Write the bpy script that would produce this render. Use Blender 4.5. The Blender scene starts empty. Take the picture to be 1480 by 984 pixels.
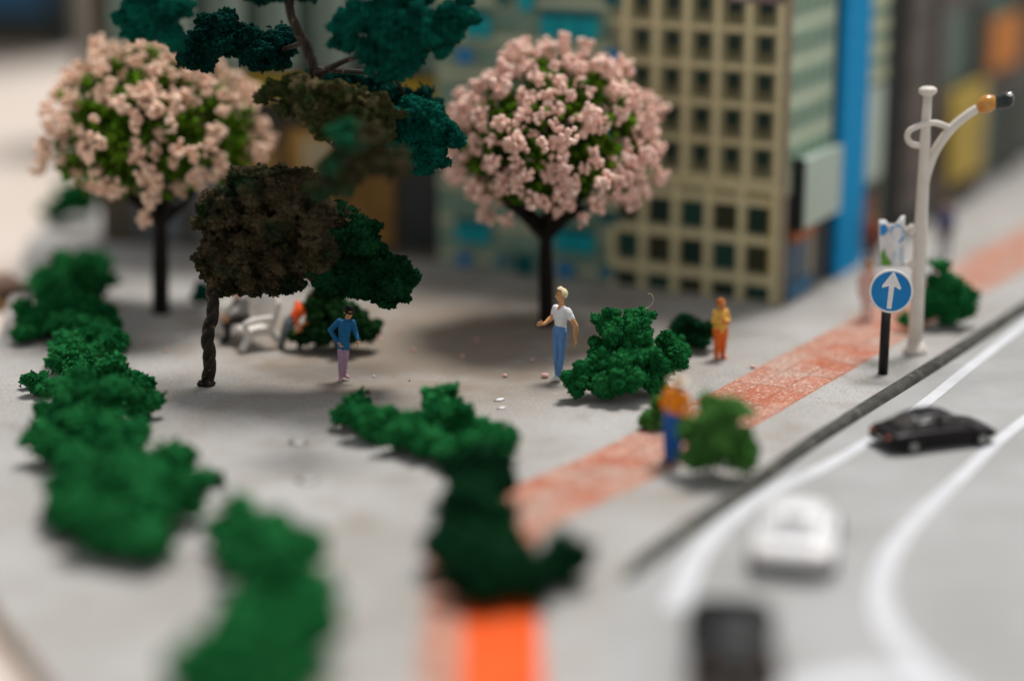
import bpy, bmesh, math, random
import numpy as np
from mathutils import Vector, Matrix, noise
R = math.radians
rnd = random.Random(7)
rs = np.random.RandomState(7)
S = bpy.context.scene
COL = S.collection
# ------------------------------------------------------------------ camera
CAM_H, PITCH, FPX = 12.3, R(15.1), 3108.0
cam_d = bpy.data.cameras.new('camera'); cam = bpy.data.objects.new('camera', cam_d); COL.objects.link(cam)
cam.location = (0, 0, CAM_H); cam.rotation_euler = (R(90) - PITCH, 0, 0)
cam_d.sensor_width = 36; cam_d.lens = FPX / 1480 * 36; cam_d.clip_end = 600; cam_d.clip_start = .5
cam_d.dof.use_dof = True; cam_d.dof.focus_distance = 43.4
cam_d.dof.aperture_fstop = (cam_d.lens / 1000) / 2.0; cam_d.dof.aperture_blades = 9
S.camera = cam
# ------------------------------------------------------------------ light
SUN_EL, SUN_AZ = R(69), R(32)           # azimuth measured from +Y towards +X
w = bpy.data.worlds.new('World'); S.world = w; w.use_nodes = True
nt = w.node_tree; bgn = nt.nodes['Background']
sky = nt.nodes.new('ShaderNodeTexSky'); sky.sky_type = 'NISHITA'; sky.sun_disc = False
sky.sun_elevation = SUN_EL; sky.sun_rotation = SUN_AZ
hs = nt.nodes.new('ShaderNodeHueSaturation'); hs.inputs['Saturation'].default_value = .06
nt.links.new(sky.outputs[0], hs.inputs['Color']); nt.links.new(hs.outputs[0], bgn.inputs[0])
bgn.inputs[1].default_value = .075
ld = bpy.data.lights.new('sun', 'SUN'); sun = bpy.data.objects.new('sun', ld); COL.objects.link(sun)
ld.energy = 2.3; ld.angle = R(16); ld.color = (1, .965, .93)
sv = Vector((math.sin(SUN_AZ) * math.cos(SUN_EL), math.cos(SUN_AZ) * math.cos(SUN_EL), math.sin(SUN_EL)))
sun.rotation_euler = sv.to_track_quat('Z', 'Y').to_euler()
sun.location = (10, 30, 40)
S.view_settings.view_transform = 'Standard'; S.view_settings.look = 'None'
S.view_settings.exposure = 0.55; S.view_settings.gamma = 1
S.render.film_transparent = False
S.cycles.max_bounces = 6
# ------------------------------------------------------------------ photo -> place
SP, CP = math.sin(PITCH), math.cos(PITCH)
def G(px, py, z=0.0):
    u, v = (px - 740) / FPX, (py - 492) / FPX
    t = (CAM_H - z) / (SP + v * CP)
    return Vector((t * u, t * (CP - v * SP), z))
def P(px, py, Y):
    u, v = (px - 740) / FPX, (py - 492) / FPX
    t = Y / (CP - v * SP)
    return Vector((t * u, Y, CAM_H - t * (SP + v * CP)))
def tdist(p):
    return p.y * CP - (p.z - CAM_H) * SP
def mpp(p): return tdist(p) / FPX      # metres per pixel at p
# ------------------------------------------------------------------ materials
def srgb(r, g, b):
    f = lambda c: ((c / 255 + .055) / 1.055) ** 2.4 if c > 10 else c / 255 / 12.92
    return (f(r), f(g), f(b), 1)
def mat(name, col, rough=.7, col2=None, scale=6, metal=0, detail=4, spots=None, bump=0, bscale=None, spec=.22, coat=0, emit=0, lo=.35, hi=.65, tone=0, sheen=0):
    m = bpy.data.materials.new(name); m.use_nodes = True; n = m.node_tree; b = n.nodes['Principled BSDF']
    c = tuple(col) + ((1,) if len(col) == 3 else ())
    b.inputs['Roughness'].default_value = rough; b.inputs['Metallic'].default_value = metal
    b.inputs['Specular IOR Level'].default_value = spec
    if coat: b.inputs['Coat Weight'].default_value = coat; b.inputs['Coat Roughness'].default_value = .15
    if sheen: b.inputs['Sheen Weight'].default_value = sheen; b.inputs['Sheen Roughness'].default_value = .6
    tc = n.nodes.new('ShaderNodeTexCoord')
    c2 = tuple(col2) + ((1,) if len(col2) == 3 else ()) if col2 else tuple(min(1, x * 1.15) for x in c[:3]) + (1,)
    nz = n.nodes.new('ShaderNodeTexNoise'); nz.inputs['Scale'].default_value = scale; nz.inputs['Detail'].default_value = detail
    n.links.new(tc.outputs['Object'], nz.inputs['Vector'])
    rp = n.nodes.new('ShaderNodeValToRGB'); rp.color_ramp.elements[0].color = c; rp.color_ramp.elements[1].color = c2
    rp.color_ramp.elements[0].position = lo; rp.color_ramp.elements[1].position = hi
    n.links.new(nz.outputs['Fac'], rp.inputs['Fac']); out = rp.outputs['Color']
    def mix(fac, a, bcol, mode='MIX'):
        mx = n.nodes.new('ShaderNodeMix'); mx.data_type = 'RGBA'; mx.blend_type = mode
        if isinstance(fac, float): mx.inputs[0].default_value = fac
        else: n.links.new(fac, mx.inputs[0])
        n.links.new(a, mx.inputs[6])
        if isinstance(bcol, tuple): mx.inputs[7].default_value = bcol
        else: n.links.new(bcol, mx.inputs[7])
        return mx.outputs[2]
    for sp in (spots or []):           # (scale, colour, low, high, strength)
        z2 = n.nodes.new('ShaderNodeTexNoise'); z2.inputs['Scale'].default_value = sp[0]; z2.inputs['Detail'].default_value = sp[5] if len(sp) > 5 else 3
        n.links.new(tc.outputs['Object'], z2.inputs['Vector'])
        mr = n.nodes.new('ShaderNodeMapRange'); mr.inputs[1].default_value = sp[2]; mr.inputs[2].default_value = sp[3]
        mr.inputs[4].default_value = sp[4]; n.links.new(z2.outputs['Fac'], mr.inputs[0])
        out = mix(mr.outputs[0], out, tuple(sp[1]) + ((1,) if len(sp[1]) == 3 else ()))
    if tone:
        at = n.nodes.new('ShaderNodeAttribute'); at.attribute_name = 'tone'
        mr = n.nodes.new('ShaderNodeMapRange'); mr.inputs[3].default_value = 1 - tone; mr.inputs[4].default_value = 1 + tone
        n.links.new(at.outputs['Fac'], mr.inputs[0])
        vm = n.nodes.new('ShaderNodeVectorMath'); vm.operation = 'SCALE'
        n.links.new(out, vm.inputs[0]); n.links.new(mr.outputs[0], vm.inputs['Scale']); out = vm.outputs[0]
    n.links.new(out, b.inputs['Base Color'])
    if emit:
        n.links.new(out, b.inputs['Emission Color']); b.inputs['Emission Strength'].default_value = emit
    if bump:
        z3 = n.nodes.new('ShaderNodeTexNoise'); z3.inputs['Scale'].default_value = bscale or scale * 5; z3.inputs['Detail'].default_value = 6
        n.links.new(tc.outputs['Object'], z3.inputs['Vector'])
        bp = n.nodes.new('ShaderNodeBump'); bp.inputs['Strength'].default_value = bump; bp.inputs['Distance'].default_value = .02
        n.links.new(z3.outputs['Fac'], bp.inputs['Height']); n.links.new(bp.outputs[0], b.inputs['Normal'])
    return m
M = {}
M['plaza'] = mat('plaza_concrete', (.345, .33, .31), .95, (.44, .43, .42), .35, spots=[
    (.9, (.28, .24, .19), .52, .70, .5, 6), (3.5, (.40, .36, .31), .54, .70, .5, 6), (13, (.27, .25, .23), .54, .70, .6, 5), (24, (.13, .11, .10), .60, .68, .7, 2), (20, (.58, .57, .56), .60, .68, .6, 2)], bump=.5, bscale=22)
n_ = M['plaza'].node_tree; b_ = n_.nodes['Principled BSDF']; src = b_.inputs['Base Color'].links[0].from_socket     # patchy sandy brown tint, strongest round the trees
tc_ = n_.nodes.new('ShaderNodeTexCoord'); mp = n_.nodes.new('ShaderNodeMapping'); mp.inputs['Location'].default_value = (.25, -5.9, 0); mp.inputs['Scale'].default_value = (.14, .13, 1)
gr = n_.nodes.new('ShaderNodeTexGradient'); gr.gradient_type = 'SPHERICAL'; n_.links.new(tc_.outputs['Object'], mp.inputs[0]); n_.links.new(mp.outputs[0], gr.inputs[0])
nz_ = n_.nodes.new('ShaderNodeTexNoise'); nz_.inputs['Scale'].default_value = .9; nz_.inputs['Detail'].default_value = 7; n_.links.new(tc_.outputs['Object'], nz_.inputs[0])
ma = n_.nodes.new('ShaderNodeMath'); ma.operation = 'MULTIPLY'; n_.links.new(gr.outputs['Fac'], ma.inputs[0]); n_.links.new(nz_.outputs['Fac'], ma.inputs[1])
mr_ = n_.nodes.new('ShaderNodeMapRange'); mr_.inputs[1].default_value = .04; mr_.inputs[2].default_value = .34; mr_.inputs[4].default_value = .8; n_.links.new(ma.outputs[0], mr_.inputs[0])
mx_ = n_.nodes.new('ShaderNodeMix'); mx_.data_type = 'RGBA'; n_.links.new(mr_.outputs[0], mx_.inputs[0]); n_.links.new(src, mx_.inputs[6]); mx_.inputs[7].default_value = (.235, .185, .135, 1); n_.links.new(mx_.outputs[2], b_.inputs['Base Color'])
M['road'] = mat('road_concrete', (.33, .33, .32), .9, (.40, .40, .40), .5, spots=[(2.2, (.33, .335, .35), .55, .7, .5, 4), (20, (.28, .27, .26), .6, .72, .5, 3)], bump=.4, bscale=25)
M['kerb'] = mat('kerb_grey', (.040, .040, .035), .8, (.08, .08, .066), 3, spots=[(2.5, (.20, .20, .16), .55, .7, .5)], bump=.25)
M['board_edge'] = mat('board_edge', (.30, .19, .11), .8, (.42, .29, .18), 2)
M['table'] = mat('table_beige', (.56, .485, .42), .8, (.62, .55, .49), .1)
M['line'] = mat('lane_paint', (.56, .57, .60), .6, (.64, .65, .68), 2, spots=[(12, (.5, .5, .5), .62, .74, .5)])
M['slab'] = mat('slab_salmon', (.38, .145, .09), .9, (.44, .215, .15), 1.2, spots=[(1.3, (.40, .32, .27), .48, .68, .7, 5), (14, (.68, .55, .48), .50, .64, .7, 5), (40, (.30, .09, .05), .62, .7, .5)], bump=.5)
M['slab2'] = mat('slab_red', (.40, .12, .065), .9, (.44, .18, .115), 1.6, spots=[(1.1, (.58, .40, .32), .5, .68, .6, 5), (13, (.66, .50, .42), .52, .66, .65, 5), (38, (.26, .07, .04), .62, .7, .5)], bump=.5)
M['slab3'] = mat('slab_orange', (.78, .075, .008), .8, (.80, .12, .015), 1.5, bump=.3)
M['bed'] = mat('path_bed', (.44, .20, .14), .95, (.52, .27, .2), 5)
def foam(name, c1, c2, c3=None, sc=2.2, tone=.6): return mat(name, c1, 1, c2, sc, tone=tone, spec=.04, spots=[(sc * .6, c3, .5, .68, .9, 3)] if c3 else None, detail=5)
M['green'] = foam('foam_green', (.006, .095, .026), (.024, .20, .055))
M['green2'] = foam('foam_green_light', (.04, .14, .025), (.10, .25, .06))
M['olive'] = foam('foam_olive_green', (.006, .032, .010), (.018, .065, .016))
M['teal'] = foam('foam_teal', (.001, .050, .036), (.004, .115, .080))
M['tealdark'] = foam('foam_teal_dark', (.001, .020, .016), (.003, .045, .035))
M['brown'] = foam('foam_brown', (.014, .012, .006), (.105, .080, .045), (.006, .028, .010), 2.2)
M['brown2'] = foam('foam_brown_green', (.060, .048, .020), (.028, .055, .016), (.24, .19, .10), 3.2)  # tan spots paint highlights of lit pad tops into the colour
M['mixed'] = foam('foam_brown_teal', (.024, .036, .016), (.075, .058, .032), (.008, .10, .045), 1.2)
M['darkgreen'] = foam('foam_dark_green', (.002, .020, .007), (.008, .058, .020))
M['leaf'] = foam('blossom_leaf', (.04, .11, .006), (.10, .20, .012))
M['pink'] = mat('blossom_pink', (.86, .52, .42), .9, (.94, .71, .61), 3, spots=[(1.6, (.86, .22, .18), .63, .7, .7)], tone=.12)
M['pinky'] = mat('blossom_cream_pink', (.86, .54, .40), .9, (.93, .72, .56), 3, spots=[(1.6, (.80, .36, .26), .62, .7, .5)], tone=.12)
M['bark'] = mat('bark_black', (.006, .004, .003), .8, (.014, .010, .007), 8, bump=.4)
M['wire'] = mat('wire_bark', (.012, .008, .006), .5, (.030, .021, .015), 7, spots=[(9, (.30, .22, .11), .62, .7, .7)], bump=.6, bscale=30)
# ------------------------------------------------------------------ mesh helpers
def mesh_np(name, verts, faces, mats, parent=None, smooth=False, fmat=None, tone=None, loc=None):
    me = bpy.data.meshes.new(name)
    if isinstance(faces, np.ndarray):
        nv, nf, k = len(verts), len(faces), faces.shape[1]
        me.vertices.add(nv); me.vertices.foreach_set('co', np.asarray(verts, dtype=np.float32).ravel())
        me.loops.add(nf * k); me.loops.foreach_set('vertex_index', faces.astype(np.int32).ravel())
        me.polygons.add(nf); me.polygons.foreach_set('loop_start', np.arange(0, nf * k, k, dtype=np.int32))
        me.update(calc_edges=True)
    else:
        me.from_pydata([tuple(v) for v in verts], [], [tuple(f) for f in faces])
    if smooth: me.polygons.foreach_set('use_smooth', [True] * len(me.polygons))
    for m in (mats if isinstance(mats, (list, tuple)) else [mats]): me.materials.append(m)
    if fmat is not None: me.polygons.foreach_set('material_index', np.asarray(fmat, dtype=np.int32))
    if tone is not None:
        a = me.attributes.new('tone', 'FLOAT', 'POINT'); a.data.foreach_set('value', np.asarray(tone, dtype=np.float32))
    me.update()
    o = bpy.data.objects.new(name, me); COL.objects.link(o)
    if parent is not None: o.parent = parent
    if loc is not None: o.location = loc
    return o
def tag(o, label=None, cat=None, group=None, kind=None):
    if label: o['label'] = label
    if cat: o['category'] = cat
    if group: o['group'] = group
    if kind: o['kind'] = kind
    return o
def thing(name, label, cat, loc=(0, 0, 0), rz=0, group=None):
    o = bpy.data.objects.new(name, None); COL.objects.link(o); o.empty_display_size = .3
    o.location = loc; o.rotation_euler = (0, 0, rz)
    return tag(o, label, cat, group)
class MB:
    def __init__(s): s.v = []; s.f = []; s.m = []
    def add(s, vs, fs, mi=0):
        k = len(s.v); s.v += [tuple(p) for p in vs]; s.f += [tuple(i + k for i in f) for f in fs]; s.m += [mi] * len(fs); return s
    def box(s, x0, x1, y0, y1, z0, z1, mi=0, bev=0):
        if bev:
            b = bev; vs = []
            for z, d in ((z0, b), (z0 + b, 0), (z1 - b, 0), (z1, b)):
                for (x, y) in ((x0 + d + b, y0 + d), (x1 - d - b, y0 + d), (x1 - d, y0 + d + b), (x1 - d, y1 - d - b), (x1 - d - b, y1 - d), (x0 + d + b, y1 - d), (x0 + d, y1 - d - b), (x0 + d, y0 + d + b)):
                    vs.append((x, y, z))
            fs = [tuple(range(7, -1, -1)), tuple(range(24, 32))]
            for k in range(3):
                for i in range(8):
                    j = (i + 1) % 8; fs.append((k * 8 + i, k * 8 + j, k * 8 + 8 + j, k * 8 + 8 + i))
            return s.add(vs, fs, mi)
        vs = [(x, y, z) for z in (z0, z1) for x, y in ((x0, y0), (x1, y0), (x1, y1), (x0, y1))]
        return s.add(vs, [(3, 2, 1, 0), (4, 5, 6, 7), (0, 1, 5, 4), (1, 2, 6, 5), (2, 3, 7, 6), (3, 0, 4, 7)], mi)
    def tube(s, pts, rad, n=10, mi=0, cap=True, ry=None):
        pts = [Vector(p) for p in pts]
        if not hasattr(rad, '__len__'): rad = [rad] * len(pts)
        T = []
        for i in range(len(pts)):
            a = pts[min(i + 1, len(pts) - 1)] - pts[max(i - 1, 0)]; T.append(a.normalized())
        up = Vector((0, 0, 1)) if abs(T[0].z) < .9 else Vector((1, 0, 0))
        U = (up - T[0] * up.dot(T[0])).normalized(); vs = []
        for i, p in enumerate(pts):
            U = (U - T[i] * U.dot(T[i])).normalized(); V = T[i].cross(U)
            for k in range(n):
                a = 2 * math.pi * k / n; vs.append(p + U * math.cos(a) * rad[i] + V * math.sin(a) * rad[i] * (ry or 1))
        fs = []
        for i in range(len(pts) - 1):
            for k in range(n):
                j = (k + 1) % n; fs.append((i * n + k, i * n + j, (i + 1) * n + j, (i + 1) * n + k))
        if cap: fs.append(tuple(range(n - 1, -1, -1))); fs.append(tuple(range((len(pts) - 1) * n, len(pts) * n)))
        return s.add(vs, fs, mi)
    def caps(s, p0, p1, r0, r1, n=12, mi=0):
        p0, p1 = Vector(p0), Vector(p1); d = p1 - p0
        if d.length < 1e-5: d = Vector((0, 0, 1e-4))
        t = d.normalized(); pts = []; rr = []
        for a in (80, 55, 30): pts.append(p0 - t * r0 * math.sin(R(a))); rr.append(r0 * math.cos(R(a)))
        pts.append(p0); rr.append(r0); pts.append(p1); rr.append(r1)
        for a in (30, 55, 80): pts.append(p1 + t * r1 * math.sin(R(a))); rr.append(r1 * math.cos(R(a)))
        return s.tube(pts, rr, n, mi)
    def sphere(s, c, r, mi=0, n=12):
        rr = r if hasattr(r, '__len__') else (r, r, r); c = Vector(c); vs = []; h = n // 2
        for i in range(1, h):
            th = math.pi * i / h
            for k in range(n):
                a = 2 * math.pi * k / n; vs.append((c.x + rr[0] * math.sin(th) * math.cos(a), c.y + rr[1] * math.sin(th) * math.sin(a), c.z + rr[2] * math.cos(th)))
        vs += [(c.x, c.y, c.z + rr[2]), (c.x, c.y, c.z - rr[2])]; fs = []; t = len(vs) - 2
        for i in range(h - 2):
            for k in range(n):
                j = (k + 1) % n; fs.append((i * n + k, (i + 1) * n + k, (i + 1) * n + j, i * n + j))
        for k in range(n):
            j = (k + 1) % n; fs.append((t, k, j)); fs.append((t + 1, (h - 2) * n + j, (h - 2) * n + k))
        return s.add(vs, fs, mi)
    def build(s, name, mats, parent=None, smooth=False, loc=None):
        return mesh_np(name, s.v, s.f, mats, parent, smooth, s.m, loc=loc)
def part(parent, name, x0, x1, y0, y1, z0, z1, m_, bev=0):
    m = MB(); m.box(x0, x1, y0, y1, z0, z1, bev=bev); return m.build(name, m_, parent)
def smooth_path(pts, k=6):
    pts = [Vector(p) for p in pts]; out = []
    for i in range(len(pts) - 1):
        p0, p1, p2, p3 = pts[max(i - 1, 0)], pts[i], pts[i + 1], pts[min(i + 2, len(pts) - 1)]
        for j in range(k):
            t = j / k
            out.append(.5 * ((2 * p1) + (p2 - p0) * t + (2 * p0 - 5 * p1 + 4 * p2 - p3) * t * t + (3 * p1 - p0 - 3 * p2 + p3) * t ** 3))
    out.append(pts[-1]); return out
def ico(sub):
    bm = bmesh.new(); bmesh.ops.create_icosphere(bm, subdivisions=sub, radius=1)
    v = np.array([x.co[:] for x in bm.verts]); f = np.array([[y.index for y in x.verts] for x in bm.faces]); bm.free(); return v, f
ICO = {k: ico(k) for k in (1, 2, 3, 4, 5)}
OCT_V = np.array([[1, 0, 0], [-1, 0, 0], [0, 1, 0], [0, -1, 0], [0, 0, 1], [0, 0, -1]], float)
OCT_F = np.array([[0, 2, 4], [2, 1, 4], [1, 3, 4], [3, 0, 4], [2, 0, 5], [1, 2, 5], [3, 1, 5], [0, 3, 5]])
def rand_rot(n):
    q = rs.normal(size=(n, 4)); q /= np.linalg.norm(q, axis=1)[:, None]; a, b, c, d = q.T
    return np.stack([1 - 2 * (c * c + d * d), 2 * (b * c - a * d), 2 * (b * d + a * c), 2 * (b * c + a * d), 1 - 2 * (b * b + d * d), 2 * (c * d - a * b), 2 * (b * d - a * c), 2 * (c * d + a * b), 1 - 2 * (b * b + c * c)], 1).reshape(n, 3, 3)
def crumb_geo(pts, size, tv=OCT_V, tf=OCT_F, aniso=.22, nrm=None):
    n = len(pts); k = len(tv)
    sc = size * (.55 + .9 * rs.rand(n)); shp = np.exp(rs.normal(scale=aniso, size=(n, 1, 3)))
    loc = tv[None] * shp * (.6 + .8 * rs.rand(n, k, 1)) * sc[:, None, None]
    if nrm is None: rot = rand_rot(n)
    else:
        loc[:, :, 2] *= .62; nz = nrm + rs.normal(scale=.22, size=nrm.shape); nz /= np.linalg.norm(nz, axis=1)[:, None] + 1e-9
        t1 = np.cross(nz, rs.normal(size=nrm.shape)); t1 /= np.linalg.norm(t1, axis=1)[:, None] + 1e-9
        rot = np.stack([t1, np.cross(nz, t1), nz], 2)
    v = np.einsum('nij,nkj->nki', rot, loc) + pts[:, None]
    f = tf[None] + (np.arange(n) * k)[:, None, None]
    tone = np.repeat(rs.rand(n), k)
    return v.reshape(-1, 3), f.reshape(-1, 3), tone
def bumpy(p, n, r, seed):
    """cauliflower displacement of points p on a lump of radius r"""
    out = np.empty(len(p)); so = Vector((seed * 3.1, seed * 1.7, seed * 5.3))
    f1, f2 = 1 / max(.42 * r, .16), 1 / max(.17 * r, .075)
    for i in range(len(p)):
        q = Vector(p[i]) + so
        d1 = noise.voronoi(q * f1)[0]; d2 = noise.voronoi(q * f2)[0]
        e1 = min(1, (d1[1] - d1[0]) * 1.8) ** .6; e2 = min(1, (d2[1] - d2[0]) * 1.8) ** .6
        out[i] = .46 * (e1 - .76) + .12 * (.5 - d1[0]) + .20 * (e2 - .74) + .22 * noise.noise(q * f1 * .7)
    return out
def foam_mesh(name, lumps, material, parent, crumb=.05, cover=1.0, sub=4, ground=True, nsub=6):
    """lumps: (centre, (rx,ry,rz)). One sponge-like mesh: lumpy cores plus a crust of crumbs."""
    V = []; F = []; T = []; k = 0
    L = []; r2_ = np.random.RandomState(len(lumps) * 7 + int(abs(lumps[0][0][0]) * 50))
    for c, r in lumps:
        c = np.array(c, float); r = np.array(r, float); L.append((c, r * .97))
        for q_ in range(nsub):
            d = r2_.normal(size=3); d /= np.linalg.norm(d); f_ = r2_.uniform(.30, .50)
            L.append((c + d * r * (1.0 - f_ * .75), r.mean() * f_ * np.array([1, 1, .9]) * r2_.uniform(.8, 1.15)))
    P_all = []; N_all = []
    for i, (c, r) in enumerate(L):
        rm = float(r.mean()); iv, jf = ICO[sub if i % (nsub + 1) == 0 else max(sub - 1, 2)]
        dd = bumpy(c + iv * r, iv, rm, 1)
        v = c + iv * r * (1 + dd)[:, None] * .97
        if ground: v[:, 2] = np.maximum(v[:, 2], .0)
        V.append(v); F.append(jf + k); k += len(v); T.append(np.full(len(v), .35))
        area = 4 * math.pi * rm * rm; n = int(cover * area / (crumb * crumb * 1.6))
        tri = jf[rs.randint(len(jf), size=n)]; w = rs.dirichlet((1, 1, 1), n)
        p = np.einsum('nk,nkj->nj', w, v[tri]); tn = np.cross(v[tri[:, 1]] - v[tri[:, 0]], v[tri[:, 2]] - v[tri[:, 0]]); tn /= np.linalg.norm(tn, axis=1)[:, None] + 1e-9
        tn *= np.sign((tn * (p - c)).sum(1))[:, None]; p += tn * (rs.rand(n, 1) * crumb * .35)
        keep = np.ones(n, bool)
        for j, (c2, r2) in enumerate(L):
            if j != i: keep &= (((p - c2) / r2) ** 2).sum(1) > .72
        if ground: keep &= p[:, 2] > .01
        P_all.append(p[keep]); N_all.append(tn[keep])
    p = np.concatenate(P_all)
    nn = np.concatenate(N_all); sel = np.where(rs.rand(len(p)) < .12)[0]; q_ = p[sel]; dr = nn[sel].copy(); ext = []; en = []
    for _ in range(2):
        dr = dr + rs.normal(scale=.5, size=dr.shape); dr /= np.linalg.norm(dr, axis=1)[:, None]; q_ = q_ + dr * crumb * .55; ext.append(q_); en.append(nn[sel])
    p = np.concatenate([p] + ext); nn = np.concatenate([nn] + en)
    if ground: kz = p[:, 2] > .01; p = p[kz]; nn = nn[kz]
    v, f, t = crumb_geo(p, crumb * .55, nrm=nn)
    V.append(v); F.append(f + k); T.append(t)
    return mesh_np(name, np.concatenate(V), np.concatenate(F), material, parent, False, tone=np.concatenate(T))
# ------------------------------------------------------------------ the setting
def sheet(name, pts, z, material, parent=None):
    return mesh_np(name, [(p[0], p[1], z) for p in pts], [tuple(range(len(pts)))], material, parent)
tag(sheet('tabletop', [(-400, -60), (400, -60), (400, 500), (-400, 500)], -.35, M['table']), 'pale beige surface on which the model board lies', kind='structure')
edge = [G(150, 1200), G(70, 984), G(0, 890), G(-70, 760), G(-60, 620), G(-5, 500), G(38, 350), G(120, 268)]
edge = [Vector((p.x, p.y, 0)) for p in edge] + [Vector((-13, 84, 0)), Vector((60, 84, 0)), Vector((60, 8, 0)), Vector((-4, 8, 0))]
mb = MB(); n = len(edge)
mb.add([(p.x, p.y, 0) for p in edge], [tuple(range(n))[::-1]], 0)
mb.add([(p.x, p.y, 0) for p in edge] + [(p.x, p.y, -.346) for p in edge], [(i, (i + 1) % n, n + (i + 1) % n, n + i) for i in range(n)], 1)
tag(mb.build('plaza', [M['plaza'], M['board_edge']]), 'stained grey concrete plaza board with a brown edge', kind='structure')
def strip(name, pts, widths, z, material, parent=None, h=0.0, smooth_k=6):
    c = smooth_path([Vector((p.x, p.y, 0)) for p in pts], smooth_k); ws = []
    for i in range(len(c)):
        t = i / (len(c) - 1) * (len(widths) - 1); a = int(min(t, len(widths) - 2)); ws.append(widths[a] + (widths[a + 1] - widths[a]) * (t - a))
    vs = []
    for i, p in enumerate(c):
        d = (c[min(i + 1, len(c) - 1)] - c[max(i - 1, 0)]).normalized(); nn = Vector((-d.y, d.x, 0)); wob = 1 + .04 * noise.noise(p * 3)
        vs += [p + nn * ws[i] / 2 * wob + Vector((0, 0, z)), p - nn * ws[i] / 2 * wob + Vector((0, 0, z))]
    return mesh_np(name, vs, [(2 * i, 2 * i + 1, 2 * i + 3, 2 * i + 2)[::-1] for i in range(len(c) - 1)], material, parent)
KP = [(905, 838), (940, 808), (1000, 765), (1080, 710), (1160, 652), (1240, 600), (1360, 525), (1480, 448), (1640, 345)]
kerb_pts = [G(*p) for p in KP]
# road sheet: from the kerb line to the right
rp_ = smooth_path([Vector((p.x, p.y, 0)) for p in [G(880, 1200), G(880, 984), G(890, 880)] + kerb_pts], 5)
rp_.append(Vector((36, 83, 0)))
tag(mesh_np('road', [(p.x, p.y, .004) for p in rp_] + [(59.5, 83, .004), (59.5, 9, .004)], [tuple(range(len(rp_) + 2))[::-1]], M['road']), 'light grey model road with white lane lines', kind='structure')
c = smooth_path(kerb_pts, 8); prof = [(-.13, .0), (-.125, .09), (-.10, .14), (-.02, .16), (.07, .14), (.12, .09), (.14, .0)]; vs = []
for i, p in enumerate(c):
    d = (c[min(i + 1, len(c) - 1)] - c[max(i - 1, 0)]).normalized(); nn = Vector((d.y, -d.x, 0)); e = min(1, i / 6)
    for (a, b) in prof: vs.append(Vector((p.x, p.y, 0)) + nn * a * (.6 + .4 * e) + Vector((0, 0, .002 + b * (.25 + .75 * e) * (1 + .08 * noise.noise(p * 4)))))
q = len(prof); fs = [(i * q + k, i * q + k + 1, (i + 1) * q + k + 1, (i + 1) * q + k) for i in range(len(c) - 1) for k in range(q - 1)]
fs += [tuple(range(q)), tuple(range((len(c) - 1) * q, len(c) * q))[::-1]]
tag(mesh_np('kerb', vs, fs, M['kerb'], smooth=True), 'dark grey kerb strip between plaza and road', kind='structure')
tag(strip('lane_line', [G(*p) for p in [(975, 880), (987, 850), (1010, 800), (1055, 752), (1115, 710), (1180, 680), (1250, 641), (1330, 588), (1400, 532), (1480, 470), (1600, 378)]], [.38, .36, .30, .27, .26, .25, .25], .009, M['line']), 'white lane line next to the kerb', kind='structure')
tag(strip('lane_line', [G(*p) for p in [(1620, 500), (1490, 600), (1440, 640), (1388, 690), (1330, 745), (1290, 795), (1272, 845), (1280, 895), (1315, 945), (1365, 995), (1440, 1060)]], [.24, .25, .27, .31, .36, .40, .44], .009, M['line']), 'curved white lane line on the right of the road', kind='structure')
tag(strip('lane_line', [G(1120, 1010), G(1200, 988), G(1300, 984), G(1390, 1010)], [.5, .8, .6], .008, M['line']), 'white road marking at the near edge of the road', kind='structure')
# paved path
path_c = smooth_path([Vector(p) for p in [(-.42, 25, 0), (-.45, 30, 0), (-.5, 32.6, 0), (.1, 34.4, 0), (2.0, 36.9, 0), (4.0, 39.9, 0), (5.5, 42.3, 0), (8.7, 47.4, 0), (13.4, 54.9, 0), (20, 65.5, 0)]], 8)
acc = [0]
for i in range(1, len(path_c)): acc.append(acc[-1] + (path_c[i] - path_c[i - 1]).length)
def path_at(s):
    i = 1
    while i < len(acc) - 1 and acc[i] < s: i += 1
    f = (s - acc[i - 1]) / (acc[i] - acc[i - 1]); p = path_c[i - 1].lerp(path_c[i], f)
    a = path_c[max(i - 2, 0)]; b = path_c[min(i + 1, len(path_c) - 1)]; d = (b - a).normalized(); return p, d, Vector((d.y, -d.x, 0))
bed = strip('footpath', path_c[::4] + [path_c[-1]], [1.72, 1.72], .003, M['bed']); tag(bed, 'salmon paved footpath with orange slabs near the viewer', kind='structure')
LS = .62; s_ = 0.0; row = 0
while s_ + LS < acc[-1] - .1 and row < 80:
    for k in range(3):
        w0, w1 = -.84 + .56 * k + .006, -.84 + .56 * (k + 1) - .006; off = (.2 * LS if k == 1 else 0)
        vs = []; top = .016 + rnd.uniform(-.004, .004); g = .006
        for zz, e in ((.0035, 0), (top - .006, 0), (top, .008)):
            for (ss, ww) in ((s_ + off + g + e, w0 + e), (s_ + off + g + e, w1 - e), (s_ + off + LS - g - e, w1 - e), (s_ + off + LS - g - e, w0 + e)):
                p, d, nn = path_at(min(ss, acc[-1])); vs.append(p + nn * ww + Vector((0, 0, zz)))
        fs = [(8, 11, 10, 9)] + [(i + 4 * r_, i + 4 * r_ + 4, (i + 1) % 4 + 4 * r_ + 4, (i + 1) % 4 + 4 * r_) for r_ in range(2) for i in range(4)]
        near = s_ < 6.3
        m_ = M['slab3'] if (near and k >= 1) else (M['slab2'] if rnd.random() < .33 else M['slab'])
        mesh_np('paving_slab', vs, fs, m_, bed)
    s_ += LS; row += 1
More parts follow.
